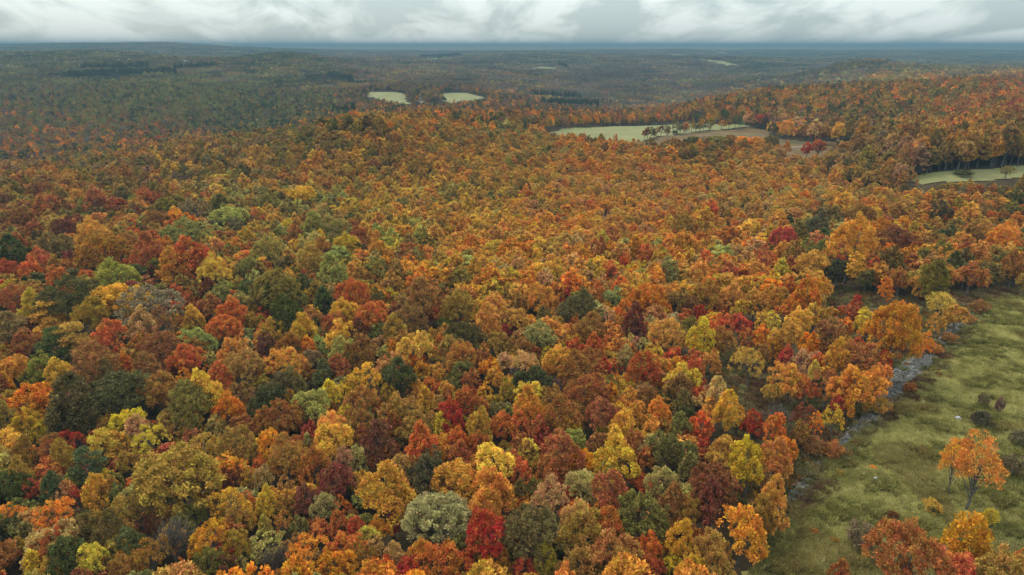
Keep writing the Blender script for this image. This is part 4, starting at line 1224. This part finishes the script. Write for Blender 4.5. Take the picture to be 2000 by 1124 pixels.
Q = off_stream(Q)[:75000]
nq = len(Q)
mott = vnoise(Q[:, 0] / 7, Q[:, 1] / 4, 41) * .6 + vnoise(Q[:, 0] / 2.2, Q[:, 1] / 1.6, 42) * .4
brown = vnoise(Q[:, 0] / 14, Q[:, 1] / 10, 43)
GC = np.array([(0.105, 0.090, 0.024), (0.205, 0.174, 0.052), (0.335, 0.282, 0.095)])
t_ = np.clip(mott + .5, 0, 1)[:, None]
t_ = np.clip(t_ + rg.normal(size=(nq, 1)) * .22, 0, 1)
gt = np.where(t_ < .5, GC[0] + (GC[1] - GC[0]) * t_ * 2, GC[1] + (GC[2] - GC[1]) * (t_ * 2 - 1))
gt = np.where((brown > .45)[:, None], gt * .45 + np.array([.14, .09, .03]) * .55, gt) * rg.uniform(.8, 1.2, (nq, 1))
big = (mott < -.28) & (rg.random(nq) < .5)
s_ = rg.uniform(.6, 1.25, nq)
zq = Hm(Q[:, 0], Q[:, 1]) + 0.06 + 0.25 * (0.5 + 0.3 * vnoise(Q[:, 0] / 6, Q[:, 1] / 6, 5) + 0.2 * vnoise(Q[:, 0] / 2, Q[:, 1] / 2, 6))
scatter('grass', np.c_[Q, zq], gt, rg.normal(size=nq) * .7 + .6, np.c_[s_, s_, s_], np.where(big, rg.integers(3, 5, nq), rg.integers(0, 3, nq)), TUFT,
        'rough tussocky grass covering the meadow', 'grass')
# scrub in the clearing and along the wood's edge
cpoly = np.array(CLEARING)
Q = rg.uniform(cpoly.min(0), cpoly.max(0), (30000, 2))
Q = Q[in_poly(Q[:, 0], Q[:, 1], CLEARING)][:9000]
i = rg.integers(0, len(tt), 6500)
off = np.where(rg.random(6500) < .75, rg.uniform(1.0, 22, 6500) + sw[i] * .4, -sw[i] * .5 - np.abs(rg.normal(size=6500)) * 1.3)
E = np.stack([sx[i] + nm_[i, 0] * off + rg.normal(size=6500), sy[i] + nm_[i, 1] * off + rg.normal(size=6500)], -1)
gl = []
for g in GLADES:
    H_ = hit([a for a, b in g], [b for a, b in g])
    pl = [(h[0], h[1]) for h in H_]
    q = rg.uniform(np.array(pl).min(0), np.array(pl).max(0), (7000, 2))
    gl.append(q[in_poly(q[:, 0], q[:, 1], pl)])
W_ = rg.integers(0, len(tt), 420)
W_ = np.stack([sx[W_] + rg.normal(size=420) * sw[W_] * .3, sy[W_] + rg.normal(size=420) * sw[W_] * .3], -1)
Q = np.concatenate([off_stream(np.concatenate([Q, E] + gl), 0.42), W_])
nq = len(Q)
BC = np.array([(0.14, 0.085, 0.035), (0.10, 0.045, 0.028), (0.19, 0.14, 0.06), (0.11, 0.10, 0.035), (0.17, 0.08, 0.025)])
pt = np.clip(((vnoise(Q[:, 0] / 6, Q[:, 1] / 5, 51) + 1) * 2.5 + rg.normal(size=nq) * .6), 0, 4.99).astype(int)
s_ = rg.uniform(.6, 1.5, nq)
scatter('undergrowth', np.c_[Q, Hm(Q[:, 0], Q[:, 1]) + .05], BC[pt] * rg.uniform(.7, 1.2, (nq, 1)), rg.uniform(0, 6.28, nq), np.c_[s_, s_, s_], rg.integers(0, 5, nq), TUFT,
        'brown bracken and weeds along the stream and in the clearing', 'undergrowth')

# ------------------------------------------------------------------ far farmhouses
def house(u, v, w, d, h, rot, label, roofmat=None):
    q = hit([u], [v])[0]
    root = bpy.data.objects.new('farmhouse', None)
    col.objects.link(root)
    root.location = (q[0], q[1], float(Hm(q[0], q[1])) - 0.1)
    root.rotation_euler = (0, 0, rot)
    tag(root, label, 'house', 'white farmhouses far off')
    a, b = w / 2, d / 2
    V = [(-a, -b, 0), (a, -b, 0), (a, b, 0), (-a, b, 0), (-a, -b, h), (a, -b, h), (a, b, h), (-a, b, h), (-a, 0, h + b * .8), (a, 0, h + b * .8)]
    mesh_obj('wall', V, [(0, 1, 5, 4), (2, 3, 7, 6), (1, 2, 6, 9, 5), (3, 0, 4, 8, 7)], M_WHITE, root)
    e = .5
    z0, z1 = h - .3, h + b * .8 + .15
    R = [(-a - e, -b - e, z0), (a + e, -b - e, z0), (a + e, 0, z1), (-a - e, 0, z1), (-a - e, b + e, z0), (a + e, b + e, z0)]
    R2 = [(x, y, zz + .25) for x, y, zz in R]
    mesh_obj('roof', R + R2, [(0, 1, 2, 3), (3, 2, 5, 4), (6, 7, 8, 9), (9, 8, 11, 10), (0, 1, 7, 6), (4, 5, 11, 10), (0, 3, 9, 6), (3, 4, 10, 9), (1, 2, 8, 7), (2, 5, 11, 8)], roofmat or M_ROOF, root)

    def plate(nm, x, z0_, ww, hh):
        y = -b
        mesh_obj(nm, [(x - ww / 2, y - .06, z0_), (x + ww / 2, y - .06, z0_), (x + ww / 2, y - .06, z0_ + hh), (x - ww / 2, y - .06, z0_ + hh),
                      (x - ww / 2, y + .05, z0_), (x + ww / 2, y + .05, z0_), (x + ww / 2, y + .05, z0_ + hh), (x - ww / 2, y + .05, z0_ + hh)],
                 [(0, 1, 2, 3), (0, 1, 5, 4), (1, 2, 6, 5), (2, 3, 7, 6), (3, 0, 4, 7)], M_GLASS if nm == 'window' else M_ROOF, root)
    for x in (-a * .6, a * .6):
        plate('window', x, 1.2, 1.2, 1.5)
        if h > 4.5:
            plate('window', x, 3.6, 1.2, 1.4)
    plate('door', 0, 0.1, 1.2, 2.2)


house(832, 185, 12, 9, 5.5, 0.3, 'farmhouse among the valley trees between the two light green fields')
house(1009, 127, 16, 10, 6, -0.2, 'white farmhouse alone on the middle hillside left of the ringed field')
house(1437, 135, 16, 10, 6, 0.2, 'white farmhouse below the pale strip field on the far hill')
house(1354, 114, 14, 10, 6, 0.5, 'white house at the top end of the pale strip field')
house(362, 124, 14, 9, 5, 0.1, 'tiny white house on the left hilltop behind the conifer rows')
house(442, 100, 30, 14, 8, 0.1, 'long white building at the foot of the far blue ridge')
house(980, 108, 22, 12, 7, -0.1, 'white barn on the crest of the middle far hill')
house(1800, 124, 30, 14, 8, 0.1, 'pale building in the far plain right of the wooded hump')

# ------------------------------------------------------------------ haze: the damp air over the hills
def haze_box():
    x, y0, y1, z0, z1 = 60000, -400, 63000, float(GZ.min()) - 2, max(float(GZ.max()) + 18, CAMZ + 30)
    V = [(-x, y0, z0), (x, y0, z0), (x, y1, z0), (-x, y1, z0), (-x, y0, z1), (x, y0, z1), (x, y1, z1), (-x, y1, z1)]
    F = [(0, 3, 2, 1), (4, 5, 6, 7), (0, 1, 5, 4), (1, 2, 6, 5), (2, 3, 7, 6), (3, 0, 4, 7)]
    m, nt, L = new_mat('haze_air')
    out = N(nt, 'ShaderNodeOutputMaterial')
    pv = N(nt, 'ShaderNodeVolumePrincipled')
    pv.inputs['Color'].default_value = (0.135, 0.228, 0.29, 1)
    pv.inputs['Density'].default_value = 0.00017
    pv.inputs['Anisotropy'].default_value = 0.0
    L(pv.outputs[0], out.inputs['Volume'])
    o = mesh_obj('haze', V, F, m)
    tag(o, 'thin blue-grey haze lying over the distant hills', 'haze', kind='stuff')
    print('haze', z0, z1, len(placed), 'traced')


haze_box()
